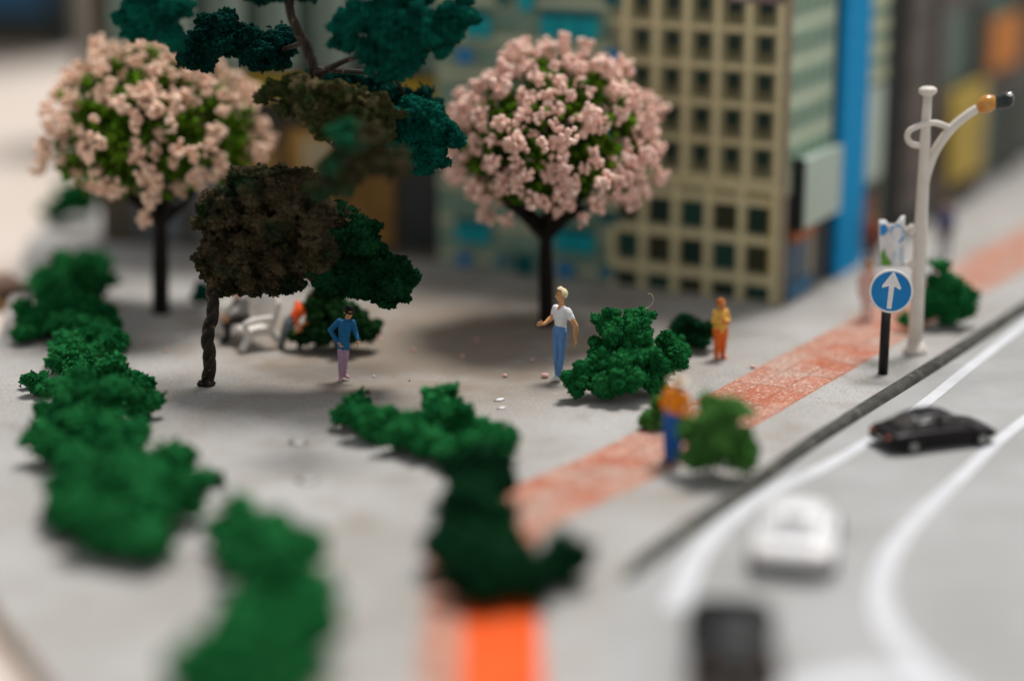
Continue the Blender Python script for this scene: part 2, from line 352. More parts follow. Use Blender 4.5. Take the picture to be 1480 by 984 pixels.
# ------------------------------------------------------------------ shrubs
def shrub(label, lumps, material, crumb=.06, Y=None, cover=1.0, group=None, cat='shrub', name='shrub', sub=4, squash=.9):
    """lumps (px, py, r_px[, z factor or dy]) -> sponge shrub, on the ground"""
    L = []; rp = np.random.RandomState(int(lumps[0][0] * 3 + lumps[0][1]))
    for l in lumps:
        px, py, r = l[:3]
        if Y is None:
            k = l[3] if len(l) > 3 else .72
            rm = .7
            for _ in range(4): c = G(px, py, k * rm); rm = 1.26 * r * mpp(c)
        else:
            c = P(px, py, Y + (l[3] if len(l) > 3 else 0)); rm = 1.16 * r * mpp(c)
        L.append((c, (rm * .8, rm * .78, rm * squash * .8)))
        for q_ in range(5):
            d = Vector(rp.normal(size=3)); d.z = abs(d.z) * .8 - .15; d.normalize(); f_ = rp.uniform(.30, .5) * rm
            L.append((c + d * (rm - f_ * .7), (f_ * 1.1, f_ * 1.1, f_ * .95)))
    b = sum((l[0] for l in L), Vector()) / len(L); b.z = 0
    L = [((c.x - b.x, c.y - b.y, c.z), r) for c, r in L]
    o = foam_mesh(name, L, material, None, crumb, cover, sub, True, 1); o.location = b
    return tag(o, label, cat, group)
HG = 'green foam shrubs of the winding left hedge'
shrub('farthest clump of the left hedge, dark green and softly blurred', [(125, 388, 28), (90, 398, 28), (62, 408, 20), (105, 412, 28), (138, 412, 24), (70, 425, 22), (110, 430, 24)], M['green'], .09, group=HG, sub=3)
shrub('shrub bulging out on the outer side of the left hedge, near the board edge', [(45, 462, 26), (32, 482, 17), (60, 472, 20)], M['green'], .08, group=HG, sub=3)
shrub('wide hedge clump just beyond the finely textured sharp one', [(105, 450, 32), (138, 462, 26), (78, 456, 28), (160, 480, 18), (100, 470, 26), (60, 470, 20)], M['green'], .075, group=HG, sub=3)
shrub('sharply focused finely textured clump in the middle of the left hedge', [(98, 500, 30), (128, 488, 28), (156, 503, 24), (88, 520, 24), (120, 515, 24), (172, 498, 14)], M['green'], .045, group=HG)
shrub('tiny round shrub standing alone on the outer side of the left hedge', [(56, 556, 18), (44, 552, 11), (66, 562, 13)], M['green'], .042, group=HG)
shrub('hedge clump on the bend, right in front of the sharp one', [(115, 572, 38), (165, 552, 34), (200, 565, 24), (90, 598, 30), (150, 590, 38), (205, 585, 24), (120, 545, 28)], M['green'], .07, group=HG)
shrub('low wide hedge clump between the bend and the big near mass', [(75, 642, 32), (120, 632, 36), (165, 622, 36), (110, 660, 28), (190, 640, 24), (150, 655, 26)], M['green'], .085, group=HG, sub=3)
shrub('biggest blurred hedge mass with a thin twig sticking out right', [(112, 705, 42), (180, 690, 52), (240, 712, 48), (150, 765, 44), (215, 780, 40), (250, 668, 28), (95, 740, 34), (190, 740, 58), (140, 730, 44), (290, 700, 18), (312, 694, 10)], M['green'], .10, group=HG, sub=3)
shrub('long blurred shrub curving along the bottom edge left of centre', [(350, 765, 42), (335, 800, 30), (300, 990, 50), (355, 920, 46), (395, 800, 56), (410, 850, 62), (425, 905, 62), (400, 955, 64), (345, 950, 50), (295, 965, 44), (375, 890, 46), (400, 1020, 60)], M['green'], .12, group='green foam shrubs in the foreground', sub=3)
shrub('low blurred shrub row in the centre foreground, forking at its top', [(512, 600, 24), (540, 612, 30), (580, 628, 30), (640, 574, 22, 1.6), (636, 600, 30), (620, 640, 26), (672, 612, 28), (700, 648, 36), (722, 632, 20), (520, 580, 13, 1.6), (660, 655, 26)], M['green'], .085, group='green foam shrubs in the foreground')
shrub('dark tall blurred shrub covering the bend of the footpath', [(690, 690, 44), (680, 735, 46), (668, 790, 44), (672, 835, 36), (722, 820, 44), (765, 838, 38), (812, 812, 38), (700, 850, 32), (705, 760, 36)], M['darkgreen'], .10, group='green foam shrubs in the foreground', sub=3)
Ys = G(890, 572).y
sh = shrub('crisp green shrub in sharp focus beside the man in the white shirt', [(834, 548, 24, -.3), (878, 532, 38, -.1), (922, 520, 38, .2), (958, 522, 28, .5), (902, 484, 34, .3), (878, 468, 22, .3), (932, 462, 15, .3), (921, 452, 8, .3), (866, 512, 22, .2), (905, 550, 26, -.5), (872, 560, 22, -.45), (945, 556, 18, -.1), (965, 490, 13, .5), (940, 545, 24, .1), (835, 566, 13, -.45)], M['green'], .030, Y=Ys, cover=1.1, sub=5)
p0 = P(932, 446, Ys + .3) - sh.location
mb = MB(); mb.tube(smooth_path([p0, p0 + Vector((.1, 0, .05)), p0 + Vector((.17, 0, .17)), p0 + Vector((.13, .02, .29)), p0 + Vector((.05, .02, .30))], 5), .007, 5)
mb.build('stray_thread', mat('thread', (.5, .42, .32), .8), sh, True)
shrub('small rounded dark green shrub left of the figure in yellow', [(1003, 480, 27, .2), (985, 474, 16, .2), (1012, 490, 18, 0)], M['darkgreen'], .055, Y=G(1000, 508).y)
shrub('low green tuft joining the crisp shrub and the small rounded one', [(972, 508, 18, 0), (986, 512, 13, 0), (958, 498, 12, 0), (975, 495, 14, .2)], M['green'], .05, Y=G(970, 530).y)
shrub('tiny pale olive tuft at the right foot of the crisp shrub', [(966, 534, 9, 0), (970, 528, 7, 0), (962, 541, 7, 0)], foam('foam_pale', (.28, .27, .12), (.4, .36, .2)), .035, Y=G(966, 547).y, sub=3)
shrub('blurred light green shrub right behind the man in the orange top', [(1032, 604, 32, 0), (1062, 592, 22, 0), (1028, 645, 38, 0), (1062, 652, 30, 0), (1078, 668, 18, 0), (1010, 660, 26, 0), (1000, 625, 20, .2)], M['green2'], .08, Y=G(1040, 692).y)
shrub('small blurred shrub on the left of the man in the orange top', [(948, 600, 19, 0), (938, 612, 13, 0), (958, 580, 14, 0), (950, 615, 13, 0)], M['green2'], .07, Y=G(948, 632).y + .5, sub=3)
shrub('cone shaped dark green bush behind the white lamp post', [(1358, 386, 13, 0), (1363, 412, 22, 0), (1384, 432, 25, 0), (1347, 438, 26, 0), (1374, 450, 26, 0), (1398, 446, 16, 0), (1335, 452, 16, 0), (1306, 462, 11, -.5)], M['green'], .075, Y=G(1370, 472).y)
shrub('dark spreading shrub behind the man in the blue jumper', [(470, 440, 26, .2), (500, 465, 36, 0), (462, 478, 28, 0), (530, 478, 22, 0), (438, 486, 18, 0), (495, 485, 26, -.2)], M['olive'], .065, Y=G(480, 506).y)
shrub('small teal shrub peeping out left of the twisted trunk', [(291, 418, 14, 0), (286, 432, 10, 0), (298, 432, 11, 0)], M['teal'], .07, Y=G(292, 445).y, sub=3)
shrub('far blurred bush at the plaza edge under the left blossom tree', [(112, 280, 26, 0), (90, 300, 22, 0), (74, 308, 13, 0), (122, 298, 18, 0)], M['green'], .11, Y=G(100, 322).y, sub=3)
# ------------------------------------------------------------------ twisted wire tree
base = G(301, 557); TY = base.y
tt = thing('twisted_tree', 'wire model tree with twisted trunk and brown, green and teal foam pads', 'tree', base)
def TP(px, py, dy=0): return P(px, py, TY + dy) - base
cl = smooth_path([TP(300, 560), TP(303, 520), TP(300, 485), TP(308, 450), TP(306, 415), TP(316, 360, .3), TP(370, 310, .5), TP(440, 300, .6), TP(490, 255, .6), TP(502, 208, .5), TP(474, 160, .3), TP(456, 110, .2), TP(444, 70, .2), TP(424, 30, .1), TP(412, -20, 0), TP(415, -70, 0)], 12)
mb = MB(); N_ = len(cl)
for sidx in range(3):
    pts = []; rr = []
    for i, p in enumerate(cl):
        d = (cl[min(i + 1, N_ - 1)] - cl[max(i - 1, 0)]).normalized(); a = Vector((0, 1, 0)).cross(d).normalized(); b_ = d.cross(a)
        ph = i * .26 + sidx * 2.094; ro = .085 * (1 - .35 * i / N_)
        pts.append(p + (a * math.cos(ph) + b_ * math.sin(ph)) * ro * .75); rr.append(ro * (1 + .15 * noise.noise(Vector((i * .4, sidx, 0)))))
    mb.tube(pts, rr, 8)
for a in range(5): mb.sphere((math.cos(a * 1.3) * .12 - .04, math.sin(a * 1.3) * .1, .05), (.08 + .02 * (a % 2), .07, .06), n=8)
mb.build('trunk', M['wire'], tt, True)
def branch(pts, r0, r1, parent=tt):
    c = smooth_path(pts, 6); m = MB(); m.tube(c, [r0 + (r1 - r0) * i / (len(c) - 1) for i in range(len(c))], 8); return m.build('branch', M['wire'], parent, True)
branch([TP(316, 360, .3), TP(400, 372, .2), TP(470, 380, 0), TP(560, 410, -.1)], .10, .04)
branch([TP(474, 170, .3), TP(540, 190, .5), TP(620, 200, .4)], .09, .04)
branch([TP(470, 160, .3), TP(430, 150, .1), TP(390, 145, 0)], .08, .03)
branch([TP(456, 110, .2), TP(500, 88, .1), TP(560, 70, -.5)], .08, .03)
branch([TP(440, 62, .1), TP(420, 68, 1.2), TP(400, 75, 2.2)], .06, .04)
branch([TP(416, -30, 0), TP(300, -20, -.2), TP(220, 20, -.3)], .08, .03)
branch([TP(473, 200, .4), TP(510, 230, -1), TP(530, 240, -2.2)], .07, .03)
branch([TP(456, 100, .2), TP(560, 110, 2), TP(585, 140, 2.6)], .06, .03)
def pad(label, ells, m_, crumb=.045, dy=0, cover=1.0, flat=.8, sub=4):
    L = []; rp = np.random.RandomState(len(ells) * 13 + int(ells[0][0]))
    for e in ells:
        px, py, rx, rz = e[:4]; c = P(px, py, TY + dy + (e[4] if len(e) > 4 else 0)); k = mpp(c) * 1.2
        R3 = np.array((rx * k, (rx + rz) / 2 * k * flat, rz * k)); c0 = np.array(c - base); L.append((c0, R3 * .66)); rb = min(rx, rz) * k
        for q_ in range(8):
            d = rp.normal(size=3); d[1] -= .5; d[2] += .25; d /= np.linalg.norm(d); f_ = rp.uniform(.30, .52) * rb; L.append((c0 + d * (R3 - f_ * .8), (f_ * 1.15, f_ * 1.1, f_ * .85)))
    o = foam_mesh('foliage_pad', L, m_, tt, crumb, cover, 3 if sub < 4 else 4, False, 1); o['label'] = label; return o
pad('large dark brown pad above the twisted trunk', [(330, 330, 38, 46), (365, 290, 52, 44), (420, 275, 48, 32), (395, 340, 62, 48), (335, 385, 44, 34), (440, 320, 48, 48), (375, 390, 46, 34), (405, 400, 32, 28), (308, 300, 24, 24), (450, 345, 46, 50), (355, 410, 40, 24), (410, 262, 60, 18), (312, 350, 30, 60), (470, 330, 34, 44), (460, 375, 30, 26)], M['brown'], .036, 0, .9, .9)
pad('dark green drooping right end of the lower pad', [(490, 345, 42, 46), (522, 362, 44, 44), (556, 392, 44, 40), (500, 395, 44, 34), (575, 410, 22, 26), (520, 322, 10, 14), (535, 335, 20, 16), (550, 424, 40, 20), (470, 392, 34, 30), (470, 330, 40, 36), (520, 400, 50, 34)], M['darkgreen'], .036, .1, .9)
pad('thin brown green pad reaching left in the middle', [(395, 132, 26, 16), (430, 130, 34, 22), (470, 150, 40, 30), (500, 145, 32, 28), (535, 160, 34, 26), (555, 165, 28, 22), (480, 175, 46, 26), (425, 152, 34, 22), (380, 143, 18, 10), (545, 185, 36, 26)], M['brown2'], .030, -.1, 1.0)
pad('teal pad on the right of the middle branch', [(596, 180, 40, 36), (628, 205, 34, 38), (610, 235, 36, 28), (640, 190, 16, 20), (585, 210, 28, 30)], M['teal'], .034, .4, .9)
pad('blurred brown green pad hanging nearest the viewer', [(515, 210, 36, 32), (490, 245, 32, 30), (540, 235, 32, 24), (478, 272, 30, 20), (570, 238, 34, 22), (500, 190, 26, 18)], M['mixed'], .055, -3.2)
pad('big teal pad at the upper right', [(520, 30, 34, 28), (560, 50, 42, 44), (610, 35, 48, 38), (650, 25, 28, 34), (590, 75, 42, 34), (540, 80, 34, 26), (640, 60, 30, 24), (575, 0, 60, 30), (505, 60, 20, 18), (560, 110, 26, 10), (500, 45, 26, 30), (665, 20, 24, 30)], M['teal'], .038, -.3, .9)
pad('small teal pad at the top left', [(200, 25, 32, 28), (235, 20, 38, 36), (250, 48, 26, 26), (215, 0, 42, 24), (190, 45, 16, 14)], M['teal'], .038, -.5, .9)
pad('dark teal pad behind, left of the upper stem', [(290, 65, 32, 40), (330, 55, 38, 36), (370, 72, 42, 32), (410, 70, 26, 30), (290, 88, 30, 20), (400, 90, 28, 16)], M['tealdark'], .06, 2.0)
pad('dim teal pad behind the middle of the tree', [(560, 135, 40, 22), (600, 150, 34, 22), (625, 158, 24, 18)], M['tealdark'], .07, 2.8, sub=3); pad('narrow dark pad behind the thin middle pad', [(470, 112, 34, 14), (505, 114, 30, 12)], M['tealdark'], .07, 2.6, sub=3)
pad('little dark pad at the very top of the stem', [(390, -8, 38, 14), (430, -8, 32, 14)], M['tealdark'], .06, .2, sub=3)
# ------------------------------------------------------------------ blossom trees
def cluster_meshes(m_, n=8):
    out = []
    for q_ in range(n):
        V = []; F = []; T = []; k = 0; v0, f0 = ICO[1]
        for j in range(17):
            d = rs.normal(size=3); d /= np.linalg.norm(d); c = d * rs.uniform(.07, .21) * np.array([1.1, 1.1, .8]); r = rs.uniform(.05, .085)
            v = c + v0 * r * (.75 + .5 * rs.rand(len(v0), 1)); V.append(v); F.append(f0 + k); T.append(np.full(len(v), rs.rand())); k += len(v)
        o = mesh_np('blossom_cluster', np.concatenate(V), np.concatenate(F), m_, None, True, tone=np.concatenate(T)); me = o.data; bpy.data.objects.remove(o); out.append(me)
    return out
def blossom_tree(base, label, cpx, cpy, rx, rz, fork, m_, trunk_w, gap, ncl, seed):
    Y = base.y; t = thing('blossom_tree', label, 'tree', base); r_ = np.random.RandomState(seed)
    C = P(cpx, cpy, Y) - base; k = mpp(C + base); rx *= k; rz *= k; fk = P(fork[0], fork[1], Y) - base
    m = MB(); c = smooth_path([Vector((0, 0, 0)), Vector((0, 0, .25)), fk * .5, fk, fk.lerp(C, .6), C + Vector((0, 0, rz * .5))], 5)
    tw = trunk_w * k / 2; m.tube(c, [tw * (1.25 if i == 0 else 1) * (1 - .75 * max(0, i - 10) / (len(c) - 11)) for i in range(len(c))], 10)
    m.build('trunk', M['bark'], t, True)
    for j in range(9):
        a = j * 2.4 + seed; e = C + Vector((math.cos(a) * rx * .78, math.sin(a) * rx * .78, rz * r_.uniform(-.15, .6)))
        m = MB(); st = fk + Vector((0, 0, r_.uniform(-.15, .35)))
        c = smooth_path([st, st.lerp(e, .4) + Vector((math.cos(a) * .12 * rx, math.sin(a) * .12 * rx, -.12)), e], 6)
        m.tube(c, [tw * (.6 - .5 * i / (len(c) - 1)) for i in range(len(c))], 7); m.build('limb', M['bark'], t, True)
    for dx in (-1, 1):
        e = P(fork[0] + dx * 50, fork[1] - 46, Y) - base; m = MB(); c = smooth_path([fk - Vector((0, 0, .15)), fk.lerp(e, .5) + Vector((0, 0, -.12)), e, e.lerp(C, .3)], 6)
        m.tube(c, [tw * (.5 - .25 * i / (len(c) - 1)) for i in range(len(c))], 8); m.build('limb', M['bark'], t, True)
    # green inside
    n = 5200; d = r_.normal(size=(n, 3)); d /= np.linalg.norm(d, axis=1)[:, None]
    rr = r_.uniform(.42, .93, n)[:, None]; fat = np.where(d[:, 2] < 0, np.sqrt(np.clip(1 - np.abs(d[:, 2]) ** 3, 0, 1)) / np.sqrt(np.clip(1 - d[:, 2] ** 2, .05, 1)), 1)[:, None]; p = d * rr * np.array([rx, rx, rz]) * np.hstack([fat, fat, np.ones_like(fat)]); p = p[(p[:, 2] > -.7 * rz)]
    nv = np.array([noise.noise(Vector(q) * 1.3) for q in p]); p = p[nv > -.12]
    v, f, tn = crumb_geo(p + np.array(C), .085); fo = mesh_np('foliage', v, f, M['leaf'], t, tone=tn); fo['kind'] = 'stuff'
    meshes = cluster_meshes(m_)
    ga = math.pi * (3 - math.sqrt(5)); i = 0; made = 0
    for i in range(int(ncl * 1.25)):
        z = 1 - 2 * (i + .5) / (ncl * 1.25); 
        if z < -.86 or (z < -.7 and i % 2): continue
        q_ = math.sqrt(1 - abs(z) ** (3 if z < 0 else 2)); a = i * ga
        dv = Vector((q_ * math.cos(a), q_ * math.sin(a), z))
        if noise.noise(dv * 3.2 + Vector((seed, 0, 0))) < gap: continue
        s = r_.uniform(.84, 1.05) + .14 * noise.noise(dv * 2.4)
        pos = C + Vector((dv.x * rx * s, dv.y * rx * s, dv.z * rz * s)) + Vector(r_.normal(scale=.06, size=3))
        o = bpy.data.objects.new('blossom_cluster', meshes[i % 8]); COL.objects.link(o); o.parent = t; o.location = pos
        o.rotation_euler = tuple(r_.uniform(0, 6.28, 3)); sc = r_.uniform(.6, 1.3); o.scale = (sc,) * 3; made += 1
        if made >= 298: break
    return t
blossom_tree(G(790, 470), 'pink blossom tree on a straight black trunk behind the man in white', 799, 197, 148, 126, (789, 338), M['pink'], 23, -.26, 298, 3)
blossom_tree(G(233, 452), 'cream pink blossom tree on the left, partly behind the teal foam pads', 222, 186, 158, 124, (231, 318), M['pinky'], 25, -.10, 290, 11)
# ------------------------------------------------------------------ people
SK = mat('skin', (.62, .30, .13), .55, (.70, .37, .18), 9)
def loft(mb, rings, yaw=0, n=16, mi=0):
    vs = []; ca, sa = math.cos(yaw), math.sin(yaw)
    for (c, rx, ry) in rings:
        for k in range(n):
            a = 2 * math.pi * k / n; x = math.cos(a) * rx; y = math.sin(a) * ry
            vs.append((c[0] + x * ca - y * sa, c[1] + x * sa + y * ca, c[2]))
    fs = [(i * n + k, i * n + (k + 1) % n, (i + 1) * n + (k + 1) % n, (i + 1) * n + k) for i in range(len(rings) - 1) for k in range(n)]
    fs += [tuple(range(n - 1, -1, -1)), tuple(range((len(rings) - 1) * n, len(rings) * n))]
    mb.add(vs, fs, mi)
def person(label, loc, J, mats, rz=0, vox=.014, hat=None, hair=None, scale=1.0, sleeve='long', hem=False, legr=1.0, yaw=0, face=-90, headtilt=0, rings=None):
    """J: joint dict; mats: skin, top, bottom, shoe. face: direction (deg) the head looks at"""
    t = thing('person', label, 'person', loc, rz); t.scale = (scale,) * 3
    MI = {'skin': 0, 'top': 1, 'bottom': 2, 'shoe': 3}; mb = MB(); B = []
    V3 = lambda k: Vector(J[k])
    def cap(a, b, r0, r1, m_): mb.caps(a, b, r0, r1, 12); B.append((Vector(a), Vector(b), r0, r1, MI[m_]))
    hips = (V3('hipL') + V3('hipR')) / 2; neck = V3('neck'); sh_c = (V3('shL') + V3('shR')) / 2; ax = V3('shL') - V3('shR'); hw = ax.length / 2
    yw = math.atan2(ax.y, ax.x); f = Vector((math.sin(yw), -math.cos(yw), 0))
    waist = hips.lerp(sh_c, .32)
    def ring(p, rx, ry): return ((p.x, p.y, p.z), rx, ry)
    rg = [ring(hips + (hips - sh_c) * .16, hw * .62, .10), ring(hips, hw * .92, .125), ring(hips.lerp(sh_c, .18), hw * .86, .118), ring(waist, hw * .78, .108), ring(hips.lerp(sh_c, .6), hw * .93, .125), ring(hips.lerp(sh_c, .82), hw * 1.0, .128), ring(sh_c + Vector((0, 0, .02)), hw * .9, .10), ring(sh_c.lerp(neck, .6), hw * .42, .075)]
    tm = MB(); loft(mb, rg, yw)
    for a in (-.5, 0, .5):
        B.append((waist + ax * a * .5, sh_c + ax * a * .55, .11, .10, 1)); B.append((hips + ax * a * .55 - Vector((0, 0, .02)), hips + ax * a * .55 + Vector((0, 0, .085)), .11, .115, 1 if hem else 2))
        B.append((neck - Vector((0, 0, .04)) + f * .07, neck - Vector((0, 0, .085)) + f * .12, .055, .03, 0)) if sleeve == 'short' and a == 0 else None
        B.append((waist + ax * a * .5 - Vector((0, 0, .06)), waist + ax * a * .5, .11, .11, 1))
    for s in 'LR':
        sh_, el, wr, hp, kn, an, toe = (V3(k + s) for k in ('sh', 'el', 'wr', 'hip', 'kn', 'an', 'toe'))
        if sleeve == 'long':
            cap(sh_, el, .068, .05, 'top'); cap(el, wr, .052, .038, 'top')
        else:
            mid = sh_.lerp(el, .48); cap(sh_, mid, .075, .068, 'top'); cap(mid, el, .063, .055, 'skin'); cap(el, el.lerp(wr, .35), .055, .058, 'skin'); cap(el.lerp(wr, .35), wr, .058, .036, 'skin')
        # hand: palm, four fingers, thumb
        fd = Vector(J.get('hd' + s, (wr - el).normalized())).normalized(); pn = Vector(J.get('pn' + s, (1, 0, 0))); pn = (pn - fd * pn.dot(fd)).normalized(); sd = fd.cross(pn)
        hc = wr + fd * .03
        cap(wr, hc + fd * .05, .03, .034, 'skin'); cap(hc + fd * .03 + sd * .02, hc + fd * .07 + sd * .024, .024, .02, 'skin'); cap(hc + fd * .03 - sd * .02, hc + fd * .07 - sd * .024, .024, .02, 'skin')
        for q_, (o_, ln) in enumerate(((-.036, .062), (-.012, .075), (.012, .07), (.036, .055))):
            b0 = hc + fd * .075 + sd * o_; b1 = b0 + fd * ln * .5 + sd * o_ * .15 + pn * .008; b2 = b1 + fd * ln * .4 + pn * .03
            cap(b0, b1, .0125, .0115, 'skin'); cap(b1, b2, .0115, .010, 'skin')
        b0 = hc + fd * .01 + sd * .03; b1 = b0 + sd * .04 + fd * .03 + pn * .01; cap(b0, b1, .016, .014, 'skin'); cap(b1, b1 + fd * .035 + sd * .012 + pn * .01, .014, .011, 'skin')
        g_ = legr; cap(hp, kn, .098 * g_, .064 * g_, 'bottom'); cap(kn, kn.lerp(an, .35), .062 * g_, .062 * g_, 'bottom'); cap(kn.lerp(an, .35), an + (an - kn).normalized() * -.02, .062 * g_, .046 * g_, 'bottom')
        cap(an, toe, .048, .036, 'shoe'); cap(an - (toe - an).normalized() * .03 - Vector((0, 0, .02)), toe.lerp(an, .5), .04, .042, 'shoe')
    hd = V3('head'); fa = R(face); fv = Vector((math.cos(fa), math.sin(fa), math.sin(headtilt))).normalized(); sv_ = Vector((-fv.y, fv.x, 0)).normalized(); uv = sv_.cross(-fv).normalized()
    if uv.z < 0: uv = -uv
    cap(neck - Vector((0, 0, .05)), hd - uv * .05 - fv * .01, .056, .052, 'skin')
    cap(hd + uv * .035 - fv * .015, hd + uv * .03 + fv * .005, .098, .094, 'skin'); cap(hd - uv * .06 + fv * .03, hd + uv * .02 + fv * .02, .062, .08, 'skin')
    cap(hd - uv * .105 + fv * .062, hd - uv * .08 + fv * .05, .03, .04, 'skin')                     # chin
    cap(hd + uv * .02 + fv * .10, hd - uv * .028 + fv * .124, .014, .02, 'skin')                    # nose
    cap(hd + uv * .045 + fv * .088 + sv_ * .03, hd + uv * .045 + fv * .088 - sv_ * .03, .018, .018, 'skin')   # brow
    cap(hd - uv * .062 + fv * .103 + sv_ * .018, hd - uv * .062 + fv * .103 - sv_ * .018, .013, .013, 'skin')   # lips
    for s in (1, -1): cap(hd + sv_ * .092 * s + uv * .02, hd + sv_ * .096 * s - uv * .025, .02, .013, 'skin')
    tmp = mb.build('tmp', [M['plaza']]); md = tmp.modifiers.new('r', 'REMESH'); md.mode = 'VOXEL'; md.voxel_size = vox
    sm = tmp.modifiers.new('s', 'SMOOTH'); sm.factor = .5; sm.iterations = 3
    dg = bpy.context.evaluated_depsgraph_get(); me = bpy.data.meshes.new_from_object(tmp.evaluated_get(dg)); bpy.data.objects.remove(tmp)
    nv = len(me.vertices); co = np.empty(nv * 3); me.vertices.foreach_get('co', co); co = co.reshape(-1, 3)
    nf = len(me.polygons); ce = np.empty(nf * 3); me.polygons.foreach_get('center', ce); ce = ce.reshape(-1, 3)
    best = np.full(nf, 1e9); idx = np.zeros(nf, int)
    for (a, b, r0, r1, mi) in B:
        a = np.array(a); d = np.array(b) - a; tt_ = np.clip(((ce - a) @ d) / (d @ d + 1e-12), 0, 1); ds = np.linalg.norm(ce - a - tt_[:, None] * d, axis=1) - (r0 + (r1 - r0) * tt_)
        u = ds < best; best[u] = ds[u]; idx[u] = mi
    me.materials.clear()
    for k in ('skin', 'top', 'bottom', 'shoe'): me.materials.append(mats[k])
    me.polygons.foreach_set('material_index', idx.astype(np.int32)); me.polygons.foreach_set('use_smooth', [True] * nf); me.name = 'body'
    # cloth folds on clothed verts
    cloth = np.zeros(nv, bool)
    for p in me.polygons:
        if p.material_index in (1, 2):
            for vi in p.vertices: cloth[vi] = True
    nr = np.empty(nv * 3); me.vertices.foreach_get('normal', nr); nr = nr.reshape(-1, 3)
    dsp = np.array([noise.noise(Vector((q[0] * 11, q[1] * 11, q[2] * 16))) * .008 + .003 if c_ else 0 for q, c_ in zip(co, cloth)])
    co += nr * dsp[:, None]; me.vertices.foreach_set('co', co.ravel()); me.update()
    bo = bpy.data.objects.new('body', me); COL.objects.link(bo); bo.parent = t
    for s in (1, -1):
        m = MB(); m.sphere(hd + sv_ * .033 * s + uv * .018 + fv * .096, .0115, n=8); m.build('eye', EYE, t, True)
    def headpiece(name, m_, kind):
        m = MB(); n = 20; vs = []; rows = 9; top = hd + uv * .03 - fv * .012
        for i in range(rows):
            for k in range(n):
                a = 2 * math.pi * k / n; df = math.cos(a)   # 1 = front
                if kind == 'cap': low = R(88)
                elif kind == 'quiff': low = R(50) if df > .55 else (R(100) if df > -.1 else R(128))
                else: low = R(66) if df > .5 else (R(98) if df > -.1 else R(125))
                th = low * (i + 1) / rows; rr = .112 if kind != 'cap' else .114
                bump_ = 1 + .05 * noise.noise(Vector((a * 2.2, th * 1.5, 3)))
                if kind == 'quiff': bump_ += .08 + .34 * max(0, df) * max(0, math.cos(th - .5)) ** 2
                if kind == 'long': rr *= 1.12
                d = uv * math.cos(th) + (fv * df + sv_ * math.sin(a)) * math.sin(th)
                vs.append(top + d * rr * bump_)
        vs.append(top + uv * (.112 if kind == 'cap' else .118)); c0 = len(vs) - 1
        inner = [top + (Vector(v) - top) * .9 for v in vs[(rows - 1) * n:rows * n]]
        fs = [(i * n + k, (i + 1) * n + k, (i + 1) * n + (k + 1) % n, i * n + (k + 1) % n) for i in range(rows - 1) for k in range(n)] + [(c0, k, (k + 1) % n) for k in range(n)]
        L0 = len(vs); vs += inner; fs += [((rows - 1) * n + k, L0 + k, L0 + (k + 1) % n, (rows - 1) * n + (k + 1) % n) for k in range(n)]
        m.add(vs, fs)
        o = m.build(name, m_, t, True)
        if kind == 'cap':
            m = MB(); br = []
            for k in range(9):
                a = R(-60 + 15 * k); br.append(top + (fv * math.cos(a) + sv_ * math.sin(a)) * .112 + uv * .004)
            for k in range(9):
                a = R(-60 + 15 * k); br.append(top + fv * math.cos(a) * .165 + sv_ * math.sin(a) * .118 - uv * .012)
            br += [v + uv * .012 for v in br]
            m.add(br, [(k, k + 1, k + 10, k + 9) for k in range(8)] + [(18 + k, 27 + k, 28 + k, 19 + k) for k in range(8)] + [(9 + k, 10 + k, 28 + k, 27 + k) for k in range(8)])
            m.build('brim', m_, o, True)
        if kind == 'straw':
            m = MB(); m.tube([top + uv * .0, top + uv * .012], [.19, .185], 24); m.build('brim', m_, o, True)
        return o
    if hair: headpiece('hair', hair[0], hair[1])
    if hat: headpiece('hat', hat[0], hat[1])
    return t
EYE = mat('eye_dark', (.03, .02, .015), .4)
def flat(n, c, r=.6): return mat('paint_' + n, c, r, tuple(min(1, x * 1.12) for x in c), 10)
def Z(zx, zy, y=0, cx=255, by=935, k=463): return ((zx - cx) / k, y, (by - zy) / k * 1.04)
person('tall blond man in a white T-shirt and blue jeans, one hand held out', G(807, 550), dict(
    head=Z(280, 128, -.02), neck=Z(278, 215, 0), shL=Z(338, 268, -.10), shR=Z(228, 262, .10), elL=Z(413, 400, -.16), wrL=Z(412, 520, -.18), elR=Z(196, 355, .16), wrR=Z(120, 402, .02),
    hdL=(.05, -.25, -1), pnL=(-1, 0, 0), hdR=(-1, -.25, .08), pnR=(0, -1, 0), hipL=Z(292, 470, -.05), hipR=Z(240, 465, .07), knL=Z(284, 690, -.09), knR=Z(236, 690, .03),
    anL=Z(256, 900, -.05), anR=Z(244, 895, .07), toeL=Z(190, 917, -.13), toeR=Z(200, 917, .03)), dict(skin=SK, top=flat('white', (.80, .80, .82)), bottom=flat('jeans', (.11, .25, .50)), shoe=flat('shoe', (.75, .73, .72))), vox=.011,
    hair=(mat('blond', (.78, .64, .36), .5, (.84, .74, .5), 12), 'quiff'), sleeve='short', face=200, headtilt=.05)
def Z2(zx, zy, y=0): return ((zx - 240) / 530, y, (905 - zy) / 530 * 1.04)
